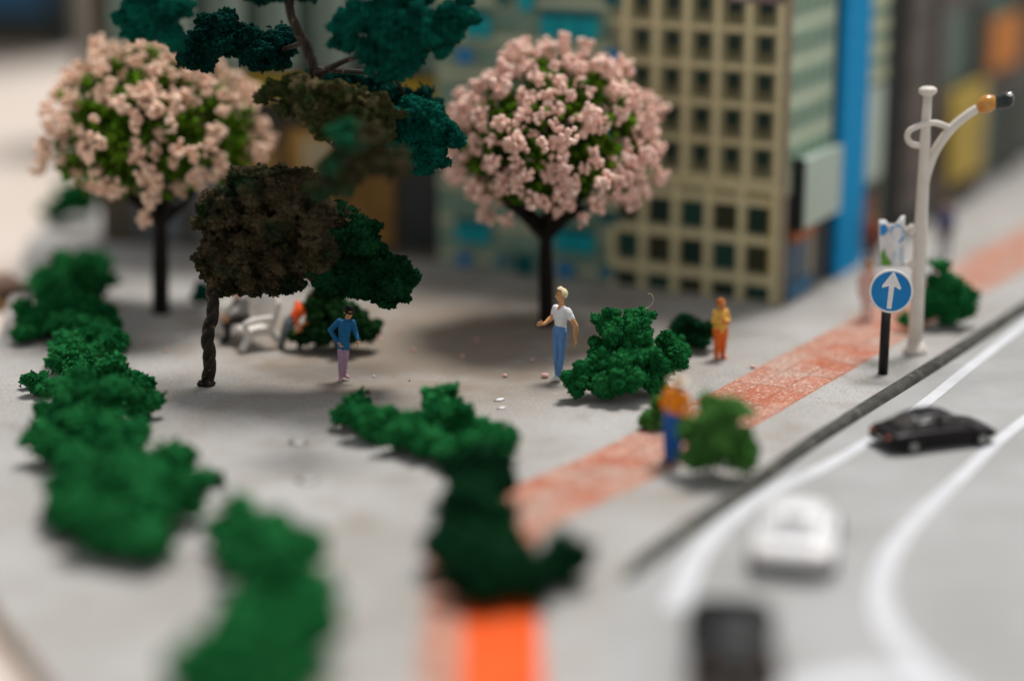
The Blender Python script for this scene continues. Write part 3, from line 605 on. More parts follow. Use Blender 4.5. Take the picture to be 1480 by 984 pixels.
person('man in a blue jumper, black cap and lilac trousers under the twisted tree', G(495, 550), dict(
    head=Z2(328, 160, -.03), neck=Z2(300, 235, 0), shL=Z2(362, 275, -.02), shR=Z2(215, 270, .02), elL=Z2(392, 385, .02), wrL=Z2(415, 450, -.06), elR=Z2(115, 370, .10), wrR=Z2(190, 475, -.03),
    hdR=(.5, -.3, -.7), pnR=(1, 0, 0), hdL=(.1, -.2, -1), pnL=(-1, 0, 0), hipL=Z2(290, 510, 0), hipR=Z2(228, 510, 0), knL=Z2(278, 690, -.02), knR=Z2(226, 690, -.03),
    anL=Z2(262, 850, .06), anR=Z2(222, 875, .0), toeL=Z2(305, 866, -.02), toeR=Z2(218, 893, -.12)), dict(skin=SK, top=flat('blue', (.012, .13, .30)), bottom=flat('lilac', (.38, .25, .36)), shoe=flat('pinkboot', (.55, .30, .36))), vox=.011, hem=True, legr=.8,
    hair=(flat('darkhair', (.02, .015, .01)), 'short'), hat=(flat('blackcap', (.01, .01, .01)), 'cap'), face=-72, headtilt=-.25)
def stand(h=1.75, w=.19, lean=0, arms='down'):
    k = h / 1.75
    J = dict(head=(0, -.02, 1.62), neck=(0, 0, 1.46), shL=(w, 0, 1.40), shR=(-w, 0, 1.40), hipL=(.09, 0, .90), hipR=(-.09, 0, .90), knL=(.10, -.02, .48), knR=(-.10, -.02, .48), anL=(.10, .02, .08), anR=(-.10, .02, .08), toeL=(.12, -.13, .045), toeR=(-.12, -.13, .045))
    if arms == 'down': J.update(elL=(w + .07, .03, 1.12), wrL=(w + .08, -.05, .88), elR=(-w - .07, .03, 1.12), wrR=(-w - .08, -.05, .88))
    if arms == 'front': J.update(elL=(w + .08, -.02, 1.14), wrL=(.06, -.20, 1.18), elR=(-w - .08, -.02, 1.14), wrR=(-.06, -.22, 1.14))
    if arms == 'hip': J.update(elL=(w + .12, .02, 1.12), wrL=(w + .12, -.12, 1.0), elR=(-w - .18, .03, 1.14), wrR=(-.17, -.06, .96))
    return {a: ((b[0] + lean * max(0, b[2] - .1)) * k, b[1] * k, b[2] * k) for a, b in J.items()}
person('small figure in a yellow jacket and orange trousers on the plaza', G(1040, 518), stand(1.28, .16, arms='front'), dict(skin=flat('ochre', (.62, .25, .08)), top=flat('yellow', (.75, .45, .09)), bottom=flat('orange', (.72, .14, .02)), shoe=flat('orangeshoe', (.78, .18, .03))), rz=R(20), vox=.014, hem=True, legr=1.15, hair=(flat('rusthair', (.40, .12, .03)), 'short'))
person('blurred man in an orange top, blue trousers and pale sun hat', G(970, 670), stand(1.70, .22, .10, arms='hip'), dict(skin=SK, top=flat('orangetop', (.92, .28, .01)), bottom=flat('royal', (.008, .11, .42)), shoe=flat('navy', (.02, .03, .08))), rz=R(-50), vox=.018, legr=1.6, hair=(flat('hairb', (.1, .05, .03)), 'short'), hat=(flat('straw', (.78, .66, .48)), 'straw'))
person('figure in pale pink clothes standing behind the round arrow sign', G(1252, 462), stand(1.35, .16, arms='down'), dict(skin=SK, top=flat('palepink', (.72, .48, .42)), bottom=flat('palerose', (.70, .55, .50)), shoe=flat('palegrey', (.5, .4, .38))), vox=.02, hair=(flat('hairc', (.25, .14, .08)), 'long'))
person('distant figure in dark blue beyond the lamp post', G(1364, 372), stand(1.5, .17, arms='down'), dict(skin=SK, top=flat('slate', (.10, .11, .22)), bottom=flat('slate2', (.12, .12, .16)), shoe=flat('slate3', (.05, .05, .05))), vox=.022, hair=(flat('haird', (.05, .04, .03)), 'short'))
person('distant figure in rust red at the foot of the blue pillar', G(1258, 392), stand(1.5, .17, arms='down'), dict(skin=SK, top=flat('rust', (.30, .08, .04)), bottom=flat('brownt', (.10, .05, .04)), shoe=flat('blk', (.03, .03, .03))), vox=.022, hair=(flat('haire', (.05, .03, .02)), 'short'))
# bench and the two people at it
bx = G(380, 506); ba = R(30)
BW = mat('bench_white', (.72, .68, .62), .6, (.80, .76, .70), 6)
bench = thing('park_bench', 'grey white cast park bench with splayed legs under the twisted tree', 'bench', bx, ba)
# local: x = depth (+x back), y = length (+y away)
for i in range(4):
    m = MB(); m.box(-.36 + i * .15, -.225 + i * .15, 0, 1.7, .40, .44, bev=.01); m.build('seat_slat', BW, bench)
for i in range(4):
    m = MB(); m.box(0, .035, 0, 1.7, 0, .142, bev=.01); o = m.build('back_slat', BW, bench, loc=(.27 + i * .05, 0, .50 + i * .14)); o.rotation_euler = (0, R(18), 0)
for yy in (.05, 1.6):
    m = MB(); m.tube(smooth_path([(-.46, yy, .03), (-.38, yy, .2), (-.22, yy, .36), (0, yy, .39), (.22, yy, .36), (.36, yy, .2), (.48, yy, .03)], 5), .085, 8)
    m.tube(smooth_path([(.18, yy, .38), (.28, yy, .6), (.44, yy, 1.02)], 4), .075, 8); m.tube(smooth_path([(-.34, yy, .38), (-.36, yy, .6), (-.1, yy, .66), (.3, yy, .66)], 5), .075, 8)
    m.build('end_frame', BW, bench, True)
sit = dict(head=(-.22, 0, 1.18), neck=(-.12, 0, 1.02), shL=(-.05, -.18, .96), shR=(-.05, .18, .96), elL=(-.22, -.22, .72), wrL=(-.42, -.12, .62), elR=(-.22, .22, .72), wrR=(-.42, .12, .62), hipL=(0, -.09, .50), hipR=(0, .09, .50), knL=(-.42, -.11, .50), knR=(-.42, .11, .50), anL=(-.46, -.11, .09), anR=(-.40, .11, .09), toeL=(-.60, -.12, .045), toeR=(-.54, .12, .045))
sit = {k: (v[0], v[1], v[2]) for k, v in sit.items()}
def on_bench(x, y): return bench.matrix_basis @ Vector((x, y, 0))
bench.matrix_basis  # parent transform is plain location + rotation
cz, sz = math.cos(ba), math.sin(ba)
person('seated person in grey with dark trousers on the bench', (bx.x - .0 * cz - .95 * sz, bx.y + .95 * cz, 0), sit, dict(skin=SK, top=flat('greytop', (.22, .21, .20)), bottom=flat('darktrousers', (.03, .025, .025)), shoe=flat('blk2', (.02, .02, .02))), rz=ba, vox=.018, hair=(flat('greyhair', (.22, .2, .19)), 'short'), face=180, headtilt=-.2)
person('person in a bright orange jumper and grey trousers leaning by the bench', G(408, 503), dict(head=(.66, .02, 1.10), neck=(.54, .02, .98), shL=(.60, -.17, .86), shR=(.34, .13, .96), elL=(.60, -.25, .62), wrL=(.42, -.30, .50), elR=(.30, -.1, .72), wrR=(.38, -.22, .56), hipL=(.22, -.06, .56), hipR=(.14, .10, .58), knL=(.12, -.16, .36), knR=(.04, .02, .36), anL=(.0, -.06, .08), anR=(-.04, .10, .08), toeL=(.02, -.2, .045), toeR=(-.02, -.06, .045)), dict(skin=SK, top=flat('brightorange', (.85, .10, .012)), bottom=flat('greytrousers', (.13, .15, .16)), shoe=flat('blk3', (.03, .03, .03))), vox=.018, hair=(flat('hairf', (.05, .03, .02)), 'short'), face=-60, headtilt=-.1)
# ------------------------------------------------------------------ cars
GLASS_D = mat('car_glass_tinted', (.03, .026, .024), .25, (.05, .044, .038), 3, spec=.6)
TYRE = mat('tyre', (.012, .012, .012), .7); RIM = mat('rim', (.25, .26, .24), .35, metal=.6)
def car(label, loc, rz, L, W, H, paint, glass, group=None, roof_len=.5):
    t = thing('toy_car', label, 'car', loc, rz, group); gc = .08 * H
    # body loft along x: (x/L, halfwidth, belt z)
    st = [(-.50, .36, .42, .20), (-.485, .44, .50, .12), (-.44, .485, .58, .09), (-.33, .50, .62, .08), (-.15, .495, .61, .08), (.05, .49, .60, .08), (.22, .495, .57, .08), (.36, .485, .50, .08), (.45, .45, .42, .10), (.485, .40, .34, .13), (.50, .30, .28, .18)]
    n = 14; vs = []
    for (x, hw, zt, zb) in st:
        for k in range(n):
            a = 2 * math.pi * k / n; ca, sa = math.cos(a), math.sin(a); e = .45
            yy = math.copysign(abs(ca) ** e, ca) * hw * W; zz = (zt + zb) / 2 * H + math.copysign(abs(sa) ** e, sa) * (zt - zb) / 2 * H
            vs.append((x * L, yy, zz + gc))
    fs = [(i * n + k, (i + 1) * n + k, (i + 1) * n + (k + 1) % n, i * n + (k + 1) % n) for i in range(len(st) - 1) for k in range(n)] + [tuple(range(n)), tuple(range((len(st) - 1) * n, len(st) * n))[::-1]]
    bo = mesh_np('body', vs, fs, paint, t, True); sm = bo.modifiers.new('s', 'SUBSURF'); sm.levels = sm.render_levels = 2
    # cabin grid: stations x, top z; section bottom -> roof -> bottom
    cs = [(-.40, .55, .40), (-.30, .74, .36), (-.20, .92, .335), (-.10, .99, .33), (.03, .98, .33), (.12, .86, .345), (.20, .70, .37), (.27, .55, .40)]
    G_ = []
    for (x, zt, hw) in cs:
        rowp = []
        for (yk, zk) in ((1.12, 0), (1.08, .35), (1.0, .75), (.86, .95), (.5, 1.0), (0, 1.015), (-.5, 1.0), (-.86, .95), (-1.0, .75), (-1.08, .35), (-1.12, 0)):
            zb = .50; rowp.append(Vector((x * L, yk * hw * W, (zb + (zt - zb) * zk) * H + gc)))
        G_.append(rowp)
    q = 11; vs = [p for r_ in G_ for p in r_]
    fs = [(i * q + k, i * q + k + 1, (i + 1) * q + k + 1, (i + 1) * q + k) for i in range(len(cs) - 1) for k in range(q - 1)]
    ca_ = mesh_np('cabin', vs, fs, paint, t, True)
    def pane(name, i0, i1, k0, k1, shrink=.14):
        pts = []; N_ = 4
        for a in range(N_ + 1):
            for b in range(N_ + 1):
                fi = i0 + (i1 - i0) * (shrink / 2 + (1 - shrink) * a / N_); fk = k0 + (k1 - k0) * (shrink / 2 + (1 - shrink) * b / N_)
                ii, kk = min(int(fi), len(cs) - 2), min(int(fk), q - 2); fx, fy = fi - ii, fk - kk
                p = G_[ii][kk].lerp(G_[ii + 1][kk], fx).lerp(G_[ii][kk + 1].lerp(G_[ii + 1][kk + 1], fx), fy)
                du = G_[ii + 1][kk] - G_[ii][kk]; dv = G_[ii][kk + 1] - G_[ii][kk]; nn = du.cross(dv)
                cen = Vector((-.06 * L, 0, .5 * H)); nn = nn.normalized() if nn.length > 1e-9 else Vector((0, 0, 1))
                if nn.dot(p - cen) < 0: nn = -nn
                pts.append(p + nn * .012 * H * 2)
        f_ = [(a * (N_ + 1) + b, a * (N_ + 1) + b + 1, (a + 1) * (N_ + 1) + b + 1, (a + 1) * (N_ + 1) + b) for a in range(N_) for b in range(N_)]
        o = mesh_np(name, pts, f_, glass, t, True); so = o.modifiers.new('t', 'SOLIDIFY'); so.thickness = .012 * H; so.offset = 0; return o
    pane('rear_window', .2, 2.2, 3, 7); pane('windscreen', 4.4, 6.8, 3, 7)
    for (a, b) in ((.3, 2.2), (8.0 - .2, 9.7)): pane('side_window', 1.4, 3.3, a, b, .1); pane('side_window', 3.4, 5.9, a, b, .1)
    wr = .19 * H * 1.25
    for sx in (-.31, .32):
        for sy in (-1, 1):
            m = MB(); m.tube([(0, -.06 * W, 0), (0, -.05 * W, 0), (0, .05 * W, 0), (0, .06 * W, 0)], [wr * .9, wr, wr, wr * .9], 20)
            wl = m.build('wheel', TYRE, t, True, (sx * L, sy * .455 * W, wr))
            m = MB(); m.tube([(0, -.067 * W, 0), (0, .067 * W, 0)], wr * .6, 14); 
            m.build('rim', RIM, wl, False)
    for sy in (-1, 1):
        m = MB(); m.sphere((0, 0, 0), (.03 * L, .075 * W, .045 * H), n=10); m.build('headlight', mat('lens', (.45, .45, .42), .2), t, True, (.468 * L, sy * .30 * W, .36 * H + gc))
        m = MB(); m.sphere((0, 0, 0), (.014 * L, .09 * W, .045 * H), n=10); m.build('tail_light', mat('taillens', (.42, .12, .06), .25), t, True, (-.489 * L, sy * .28 * W, .42 * H + gc))
    m = MB(); m.box(-.004 * L, .004 * L, -.1 * W, .1 * W, -.04 * H, .04 * H); m.build('number_plate', mat('plate', (.5, .48, .44), .5), t, False, (-.499 * L, 0, .30 * H + gc))
    m = MB(); m.box(-.012 * L, .012 * L, -.36 * W, .36 * W, -.03 * H, .03 * H, bev=.004); m.build('bumper', TYRE, t, False, (-.488 * L, 0, .17 * H + gc))
    return t
ZR = Vector((0, 0, .006))
pb = mat('paint_black_plum', (.005, .003, .005), .38, (.007, .004, .006), 2, spec=.2)
p_ = (G(1348, 640)); car('black plum sports coupe in the right lane, driving away to the right', Vector((p_.x, p_.y, .01)), R(20), 2.3, 1.04, .60, pb, GLASS_D, 'toy cars on the road')
pw = mat('paint_white', (.84, .84, .84), .4, (.86, .86, .86), 2, coat=.3)
p_ = (G(1150, 800)); wc = car('blurred glossy white toy car on the lane beside the kerb', Vector((p_.x, p_.y, .01)), R(79), 2.5, 1.34, .82, pw, mat('glass_white_car', (.66, .66, .67), .3), 'toy cars on the road')
part(wc, 'window_slot', -.64, -.50, -.22, .22, .78, .84, flat('slot', (.03, .03, .03)))
pd = mat('paint_dark_grey', (.006, .008, .007), .6, (.010, .013, .012), 2, spec=.12)
p_ = (G(1058, 950)); car('dark grey green toy car cut off by the bottom edge', Vector((p_.x, p_.y, .01)), R(86), 3.0, 1.22, .74, pd, mat('glass_dark_car', (.008, .01, .01), .5), 'toy cars on the road')
# ------------------------------------------------------------------ lamp post and sign
IV = mat('lamp_ivory', (.70, .64, .56), .45, (.76, .71, .64), 3)
lb = G(1322, 510); LY = lb.y; lp = thing('street_lamp', 'ivory street lamp with curved arm, loop and banner at the kerb', 'street lamp', lb)
def LP(px, py, dy=0): return P(px, py, LY + dy) - lb
m = MB(); c = [LP(1322, 508), LP(1326, 430), LP(1331, 330), LP(1336, 230), LP(1338, 180), LP(1341, 138)]; m.tube(c, [.165, .15, .14, .12, .10, .095], 16); m.build('pole', IV, lp, True)
m = MB(); m.tube([LP(1341, 139), LP(1341, 134), LP(1341, 129), LP(1341, 126)], [.10, .19, .19, .13], 18); m.build('cap', IV, lp, True)
m = MB(); b0 = LP(1322, 510); m.tube([Vector((0, 0, 0)), Vector((0, 0, .10)), Vector((0, 0, .12)), Vector((0, 0, .3))], [.26, .26, .22, .165], 18); m.build('base_flange', IV, lp, True)
for a in range(4):
    m = MB(); m.tube([(math.cos(a * 1.57 + .8) * .21, math.sin(a * 1.57 + .8) * .21, .12), (math.cos(a * 1.57 + .8) * .21, math.sin(a * 1.57 + .8) * .21, .16)], .028, 6); m.build('bolt', IV, lp)
m = MB(); c = smooth_path([LP(1332, 290), LP(1338, 255), LP(1352, 218), LP(1375, 186), LP(1400, 165), LP(1420, 153)], 6); m.tube(c, [.11 - .02 * i / len(c) for i in range(len(c))], 12); m.build('arm', IV, lp, True)
m = MB(); m.tube(smooth_path([LP(1372, 185, -.02), LP(1352, 178, -.1), LP(1332, 181, -.16), LP(1316, 188, -.17), LP(1311, 198, -.16), LP(1317, 208, -.1), LP(1330, 211, 0)], 6), .065, 10); m.build('loop', IV, lp, True)
hd = lp
AMB = mat('amber', (.50, .19, .03), .2, (.62, .30, .06), 6, coat=.5)
m = MB(); m.tube(smooth_path([LP(1410, 160), LP(1421, 153), LP(1431, 149), LP(1440, 148)], 4), [.07, .09, .12, .15, .175, .19, .195, .19, .18, .165, .15, .13, .10][:13], 14); hl = m.build('lamp_socket', AMB, lp, True)
m = MB(); m.tube(smooth_path([LP(1436, 149), LP(1446, 147), LP(1458, 144), LP(1465, 143)], 4), [.10, .14, .15, .15, .16, .165, .17, .17, .165, .15, .13, .10, .05], 14); m.build('lamp_head', mat('gunmetal', (.03, .04, .04), .15, (.06, .07, .06), 4, metal=.6), lp, True)
m = MB(); m.sphere(LP(1459, 137, -.08), (.07, .07, .05), n=12); m.build('bulb', mat('silver', (.7, .72, .72), .15, metal=.8), lp, True)
m = MB(); m.tube([LP(1399, 163), LP(1412, 156), LP(1418, 149)], [.03, .06, .035], 8); m.build('wire_end', mat('wirewhite', (.7, .7, .7), .3), lp, True)
for (yy) in (331, 381):
    m = MB(); m.caps(LP(1309, yy), LP(1328, yy + 1), .045, .05); m.sphere(LP(1318, yy), .11, n=12); m.build('banner_bracket', IV, lp, True)
BNm = mat('banner_print', (.55, .62, .66), .6, (.74, .74, .72), 1.6, spots=[(2.4, (.05, .28, .60), .50, .56, .95, 2), (1.9, (.14, .34, .05), .60, .64, .9, 2)])
m = MB(); vs = []; nx, nz = 8, 8
for i in range(nx + 1):
    for j in range(nz + 1):
        px = 1270 + 38 * i / nx; py = 386 - (66 + (8 if i > 6 else (-4 if 2 < i < 6 else 2))) * j / nz
        vs.append(LP(px, py, .06 * math.sin(i * .9) + .03 * math.sin(j * .8)))
vs2 = [v + Vector((.005, .03, 0)) for v in vs]; q = (nz + 1); NV = len(vs)
fs = [(i * q + j, (i + 1) * q + j, (i + 1) * q + j + 1, i * q + j + 1) for i in range(nx) for j in range(nz)]
rim_ = [i * q for i in range(nx + 1)] + [nx * q + j for j in range(1, nz + 1)] + [i * q + nz for i in range(nx - 1, -1, -1)] + [j for j in range(nz - 1, 0, -1)]
fs += [tuple(NV + a for a in f_[::-1]) for f_ in fs] + [(rim_[k], rim_[(k + 1) % len(rim_)], NV + rim_[(k + 1) % len(rim_)], NV + rim_[k])[::-1] for k in range(len(rim_))]
bn = mesh_np('banner', vs + vs2, fs, mat('banner_white', (.74, .74, .74), .6), lp, True); bn['label'] = 'white banner printed with blue sky and green leaves'
def bpoly(pts, col, off):
    # flat print on the banner, follows its surface
    m = MB(); vv = [LP(px, py, .06 * math.sin((px - 1270) / 38 * 8 * .9) + .03 * math.sin((386 - py) / 70 * 8 * .8) - off) for px, py in pts]; cc = sum(vv, Vector()) / len(vv)
    m.add(vv + [cc], [(i, (i + 1) % len(vv), len(vv)) for i in range(len(vv))]); return m.build('print', col, bn)
BL, BG, BG2 = flat('bannerblue', (.03, .25, .60)), flat('bannergreen', (.12, .33, .04)), flat('bannerpale', (.45, .58, .68))
bpoly([(1272, 326), (1280, 324), (1284, 334), (1277, 341), (1272, 340)], BL, .012); bpoly([(1288, 328), (1298, 324), (1306, 330), (1307, 345), (1300, 352), (1292, 346), (1287, 336)], BL, .012)
bpoly([(1274, 384), (1273, 368), (1278, 358), (1281, 370), (1288, 380), (1287, 384)], BG, .012); bpoly([(1289, 384), (1293, 362), (1304, 356), (1306, 384)], BG2, .012)
sb = G(1276, 540); SYY = sb.y; sg = thing('road_sign', 'round blue sign with a white upward arrow on a short black post', 'sign', sb)
def SPt(px, py, dy=0): return P(px, py, SYY + dy) - sb
m = MB(); m.tube([Vector((0, 0, 0)), SPt(1281, 450)], [.105, .10], 14); m.build('post', mat('post_black', (.012, .011, .010), .45), sg, True)
sc_ = SPt(1288, 421, -.13); rad = 31.5 * mpp(sc_ + sb)
nrm = Vector((-.12, -1, .14)).normalized(); ux = Vector((1, -.12, 0)).normalized(); uz = nrm.cross(ux); uz = -uz if uz.z < 0 else uz
tl = R(-5); ux, uz = ux * math.cos(tl) + uz * math.sin(tl), uz * math.cos(tl) - ux * math.sin(tl)
def disc(r, o0, o1, name, m_, n=48, bev=.01):
    m = MB(); m.tube([sc_ + nrm * o0, sc_ + nrm * (o0 + .002), sc_ + nrm * (o1 - bev), sc_ + nrm * o1], [r * .97, r, r, r - bev], n); return m.build(name, m_, sg, False)
disc(rad, -.03, .03, 'sign_plate', flat('signwhite', (.78, .76, .74)))
disc(rad * .90, .0302, .036, 'sign_face', mat('sign_blue', (.010, .20, .52), .45, (.015, .24, .58), 2), bev=.003)
def spoly(name, pts, col):
    m = MB(); f_ = [sc_ + nrm * .0375 + ux * a * rad + uz * b * rad for a, b in pts]; b_ = [sc_ + nrm * .043 + ux * a * rad + uz * b * rad for a, b in pts]; n = len(pts)
    m.add(f_ + b_, [tuple(range(n)), tuple(range(n, 2 * n))[::-1]] + [(i, (i + 1) % n, n + (i + 1) % n, n + i) for i in range(n)]); return m.build(name, col, sg)
spoly('arrow', [(-.11, -.80), (-.13, .24), (-.42, .12), (-.45, .22), (-.06, .86), (.0, .90), (.06, .86), (.42, .22), (.38, .12), (.11, .24), (.10, -.80)], flat('arrowwhite', (.82, .80, .78)))
# ------------------------------------------------------------------ buildings
TH = R(28); C0 = G(1122, 441); E1 = Vector((-math.cos(TH), math.sin(TH), 0)); E2 = Vector((math.sin(TH), math.cos(TH), 0))
# local frame of a block: x right along the facade, y into the block, z up;  rz = -TH  => +x = (cos,-sin)
def blk(name, label, s1=0.0, s2=0.0, rz=None, cat='building'):
    return thing(name, label, cat, C0 + E1 * s1 + E2 * s2, -TH if rz is None else rz)
BE = mat('beige_card', (.68, .61, .36), .8, (.74, .67, .42), 1.5, spots=[(5, (.30, .26, .16), .58, .7, .4)])
BE2 = mat('beige_card_dark', (.40, .37, .23), .8, (.44, .41, .27), 2)
YE = mat('ochre_card', (.45, .30, .05), .8, (.5, .36, .08), 2)
GD = mat('window_dark_green', (.010, .030, .022), .35, (.020, .048, .036), 1.5)
GB = mat('blind_olive', (.12, .115, .062), .7, (.15, .145, .08), 3)
GO = mat('window_olive', (.030, .034, .018), .5, (.045, .05, .026), 1.5)
GT = mat('window_teal_dark', (.010, .050, .042), .4, (.018, .075, .062), 1.5)
# --- beige tower: x from -4.35 (left) to 0 (corner), y 0..3.1
tw = blk('beige_tower', 'beige grid office tower with rows of dark green windows', 0, 0)
HT = 9.2; part(tw, 'wall', -4.35, 0, .12, 3.12, 0, HT, BE2)
meshc = {}
def shared(parent, name, key, fn, loc):
    if key not in meshc:
        o = fn(); meshc[key] = o.data; bpy.data.objects.remove(o)
    o = bpy.data.objects.new(name, meshc[key]); COL.objects.link(o); o.parent = parent; o.location = loc; return o
def mkbox(x0, x1, y0, y1, z0, z1, m_, bev=0):
    def f():
        m = MB(); m.box(x0, x1, y0, y1, z0, z1, bev=bev); return m.build('b', m_)
    return f
z_up = 2.75; pz = .872; px_ = .775
def frame_fn(w, h, d, fw, m_):
    def f():
        m = MB(); m.box(-w / 2, w / 2, 0, d, 0, fw); m.box(-w / 2, w / 2, 0, d, h - fw, h); m.box(-w / 2, -w / 2 + fw, 0, d, fw, h - fw); m.box(w / 2 - fw, w / 2, 0, d, fw, h - fw); return m.build('f', m_)
    return f
for r_ in range(7):
    for c_ in range(6):
        x = -.48 - c_ * px_; z = z_up + .28 + r_ * pz
        if x < -4.3: continue
        wn = shared(tw, 'window', 'bw', frame_fn(.46, .68, .06, .03, BE2), (x, .06, z - .06))
        shared(wn, 'pane', 'bp', mkbox(-.20, .20, .03, .05, .26, .65, GD), (0, 0, 0)); shared(wn, 'blind', 'bb', mkbox(-.20, .20, .022, .05, .03, .257, GB), (0, 0, 0))
for c_ in range(7):
    x = -.48 + px_ / 2 - c_ * px_
    if x < -4.4: break
    shared(tw, 'pilaster', 'bpil', mkbox(-.075, .075, -.05, .118, z_up + .05, HT, BE, .01), (max(x, -4.27), 0, 0))
for r_ in range(8): shared(tw, 'floor_band', 'bfb', mkbox(-4.35, -.02, .02, .118, -.07, .06, BE, .01), (0, 0, z_up + .12 + r_ * pz))
part(tw, 'cornice', -4.36, .03, -.07, .118, z_up - .12, z_up + .04, BE, .01)
xs = [-.52, -1.36, -2.2, -3.04, -3.88]
for zi, zz in enumerate((.0, .93, 1.86)):
    for c_, x in enumerate(xs):
        m_ = (GT, GD, GO)[(c_ + zi * 2) % 3]
        hh = .40 if zi == 0 else .70; z0 = .0 if zi == 0 else zz - .27
        wn = shared(tw, 'window', 'lw%d' % (zi == 0), frame_fn(.66, hh, .05, .03, BE2), (x, .066, z0 + .01))
        shared(wn, 'pane', 'lp%d%d' % ((c_ + zi * 2) % 3, zi == 0), mkbox(-.30, .30, .02, .045, .03, hh - .03, m_), (0, 0, 0))
for z0 in (.42, 1.36, 2.28): shared(tw, 'floor_band', 'lfb', mkbox(-4.35, -.02, -.03, .116, .02, .21, BE, .015), (0, 0, z0))
for x in [-.10, -.94, -1.78, -2.62, -3.46, -4.25]: shared(tw, 'pilaster', 'lpl', mkbox(-.08, .08, -.05, .115, 0, z_up - .125, BE, .01), (x, 0, 0))
part(tw, 'corner_strip', -.235, -.2, -.04, .1, .7, 2.6, YE)
part(tw, 'poster', -1.25, -.93, -.10, -.06, 7.05, 7.75, flat('postergrey', (.45, .40, .42))); part(tw, 'poster', -.72, -.30, -.10, -.06, 7.12, 7.8, mat('posterblue', (.10, .40, .50), .6, (.55, .18, .08), 2.2)); part(tw, 'poster_board', -1.5, 0, -.058, -.052, 6.98, 7.9, flat('posterback', (.20, .15, .15)))
# side face (x = 0 plane, y along the street)
SG = mat('side_pale_green', (.48, .58, .42), .7, (.54, .64, .48), 2); SW = mat('side_window_green', (.12, .24, .18), .4, (.16, .30, .23), 2)
part(tw, 'side_wall', 0, .10, .13, 3.1, 2.55, HT, SG); part(tw, 'corner_post', -.001, .14, -.02, .128, 0, HT, mat('corner_tan', (.34, .29, .20), .8))
for r_ in range(7):
    for c_ in range(5):
        wn = shared(tw, 'side_window', 'sw', mkbox(.101, .125, -.2, .2, 0, .46, SW), (0, .45 + c_ * .56, 3.1 + r_ * .872 + .1))
        shared(wn, 'mullion', 'smu', mkbox(.126, .14, -.02, .02, 0, .46, SG), (0, 0, 0))
part(tw, 'sign_panel', .14, .42, .55, 3.0, 1.75, 3.35, mat('sign_grey_green', (.46, .56, .48), .6, (.50, .60, .52), 1)); part(tw, 'sign_edge', .14, .40, .42, .54, 1.7, 3.4, flat('signedge', (.02, .025, .022)))
part(tw, 'shop_wall', 0, .09, .13, 3.1, 0, 2.54, flat('shopwall', (.07, .07, .07)))
for (y0, y1, z0, z1, cc) in ((.3, .9, .45, 1.6, (.08, .12, .17)), (1.0, 1.6, .35, 1.6, (.12, .16, .20)), (1.7, 2.1, .1, 1.65, (.30, .27, .20)), (2.2, 2.8, .1, 1.6, (.05, .05, .05))): part(tw, 'shop_window', .091, .13, y0, y1, z0, z1, flat('shop%d' % int(y0 * 10), cc))
part(tw, 'shop_awning', .131, .32, .3, 1.6, 1.45, 1.7, flat('awning', (.36, .12, .05))); part(tw, 'shop_sill', .131, .2, .3, 1.8, .05, .4, flat('shopblue', (.05, .16, .28)))
# --- blue pillar
bp = blk('blue_pillar', 'tall bright blue clad pillar beside the beige tower', 0, 3.15)
BLU = mat('blue_clad', (.0, .27, .60), .8, (.0, .32, .66), 1); part(bp, 'core', -.8, .20, .02, 1.95, 0, 9.6, flat('bluecore', (.0, .07, .14)))
for r_ in range(16): shared(bp, 'cladding_panel', 'blp', mkbox(.201, .33, .03, 1.94, .004, .586, BLU, .008), (0, 0, r_ * .59 + .01)); shared(bp, 'edge_panel', 'ble', mkbox(-.5, .19, -.01, .019, .004, .586, flat('blueedge', (.0, .09, .20)), 0), (0, 0, r_ * .59 + .01))
# --- pale green annex further along
an = blk('green_annex', 'narrow pale green building with a blank panel beyond the blue pillar', 0, 5.15)
part(an, 'wall', -3, 0, 0, 2.2, 0, 9.4, flat('annexwall', (.14, .17, .12))); part(an, 'blank_panel', .0, .06, .2, 2.0, 1.9, 4.3, mat('blankpanel', (.46, .55, .47), .6))
for r_ in range(8):
    shared(an, 'spandrel', 'ans', mkbox(.001, .07, .15, 2.05, 0, .32, mat('annexband', (.50, .54, .34), .7)), (0, 0, 4.45 + r_ * .62)); shared(an, 'window', 'anw', mkbox(.001, .03, .2, 2.0, .33, .60, SW), (0, 0, 4.45 + r_ * .62))
part(an, 'doorway', .0, .05, .4, 1.7, 0, 1.7, flat('annexdoor', (.015, .012, .012))); part(an, 'shop_board', .051, .10, .5, 1.5, .7, 1.5, mat('shopred', (.30, .09, .04), .7, (.12, .05, .03), 3))
# --- taupe tower + long grey frame building
TA = mat('taupe', (.115, .098, .085), .7, (.15, .13, .115), 1); TD = flat('taupedark', (.015, .020, .018))
ta = blk('taupe_pillar', 'dark taupe tower slab between the annex and the framed building', 0, 7.45)
part(ta, 'dark_column', -3, .05, .0, 1.1, 0, 9.4, TD); part(ta, 'slab', -3, .22, 1.11, 3.3, 0, 9.8, TA); part(ta, 'plinth', .221, .3, 1.2, 3.2, 0, .5, TD)  # dark grey column set back beside the taupe slab
for r_ in range(6): shared(ta, 'joint_strip', 'tjs', mkbox(.221, .24, 1.15, 3.25, 0, .05, TD), (0, 0, 1.4 + r_ * 1.4))
fb = blk('framed_building', 'long taupe framed building with pale green glazing and shops on the right', 0, 10.8)
part(fb, 'wall', -4, 0, 0, 15, 0, 10, flat('framedwall', (.05, .06, .052)))
PG = mat('pale_green_glass', (.50, .66, .55), .5, (.58, .74, .63), 1.2); TG = mat('teal_glass', (.05, .22, .19), .5, (.08, .28, .24), 1.2)
for y0 in (0, 4.3, 8.2, 12.0): part(fb, 'frame_post', .0, .32, y0, y0 + .55, 0, 10, TA)
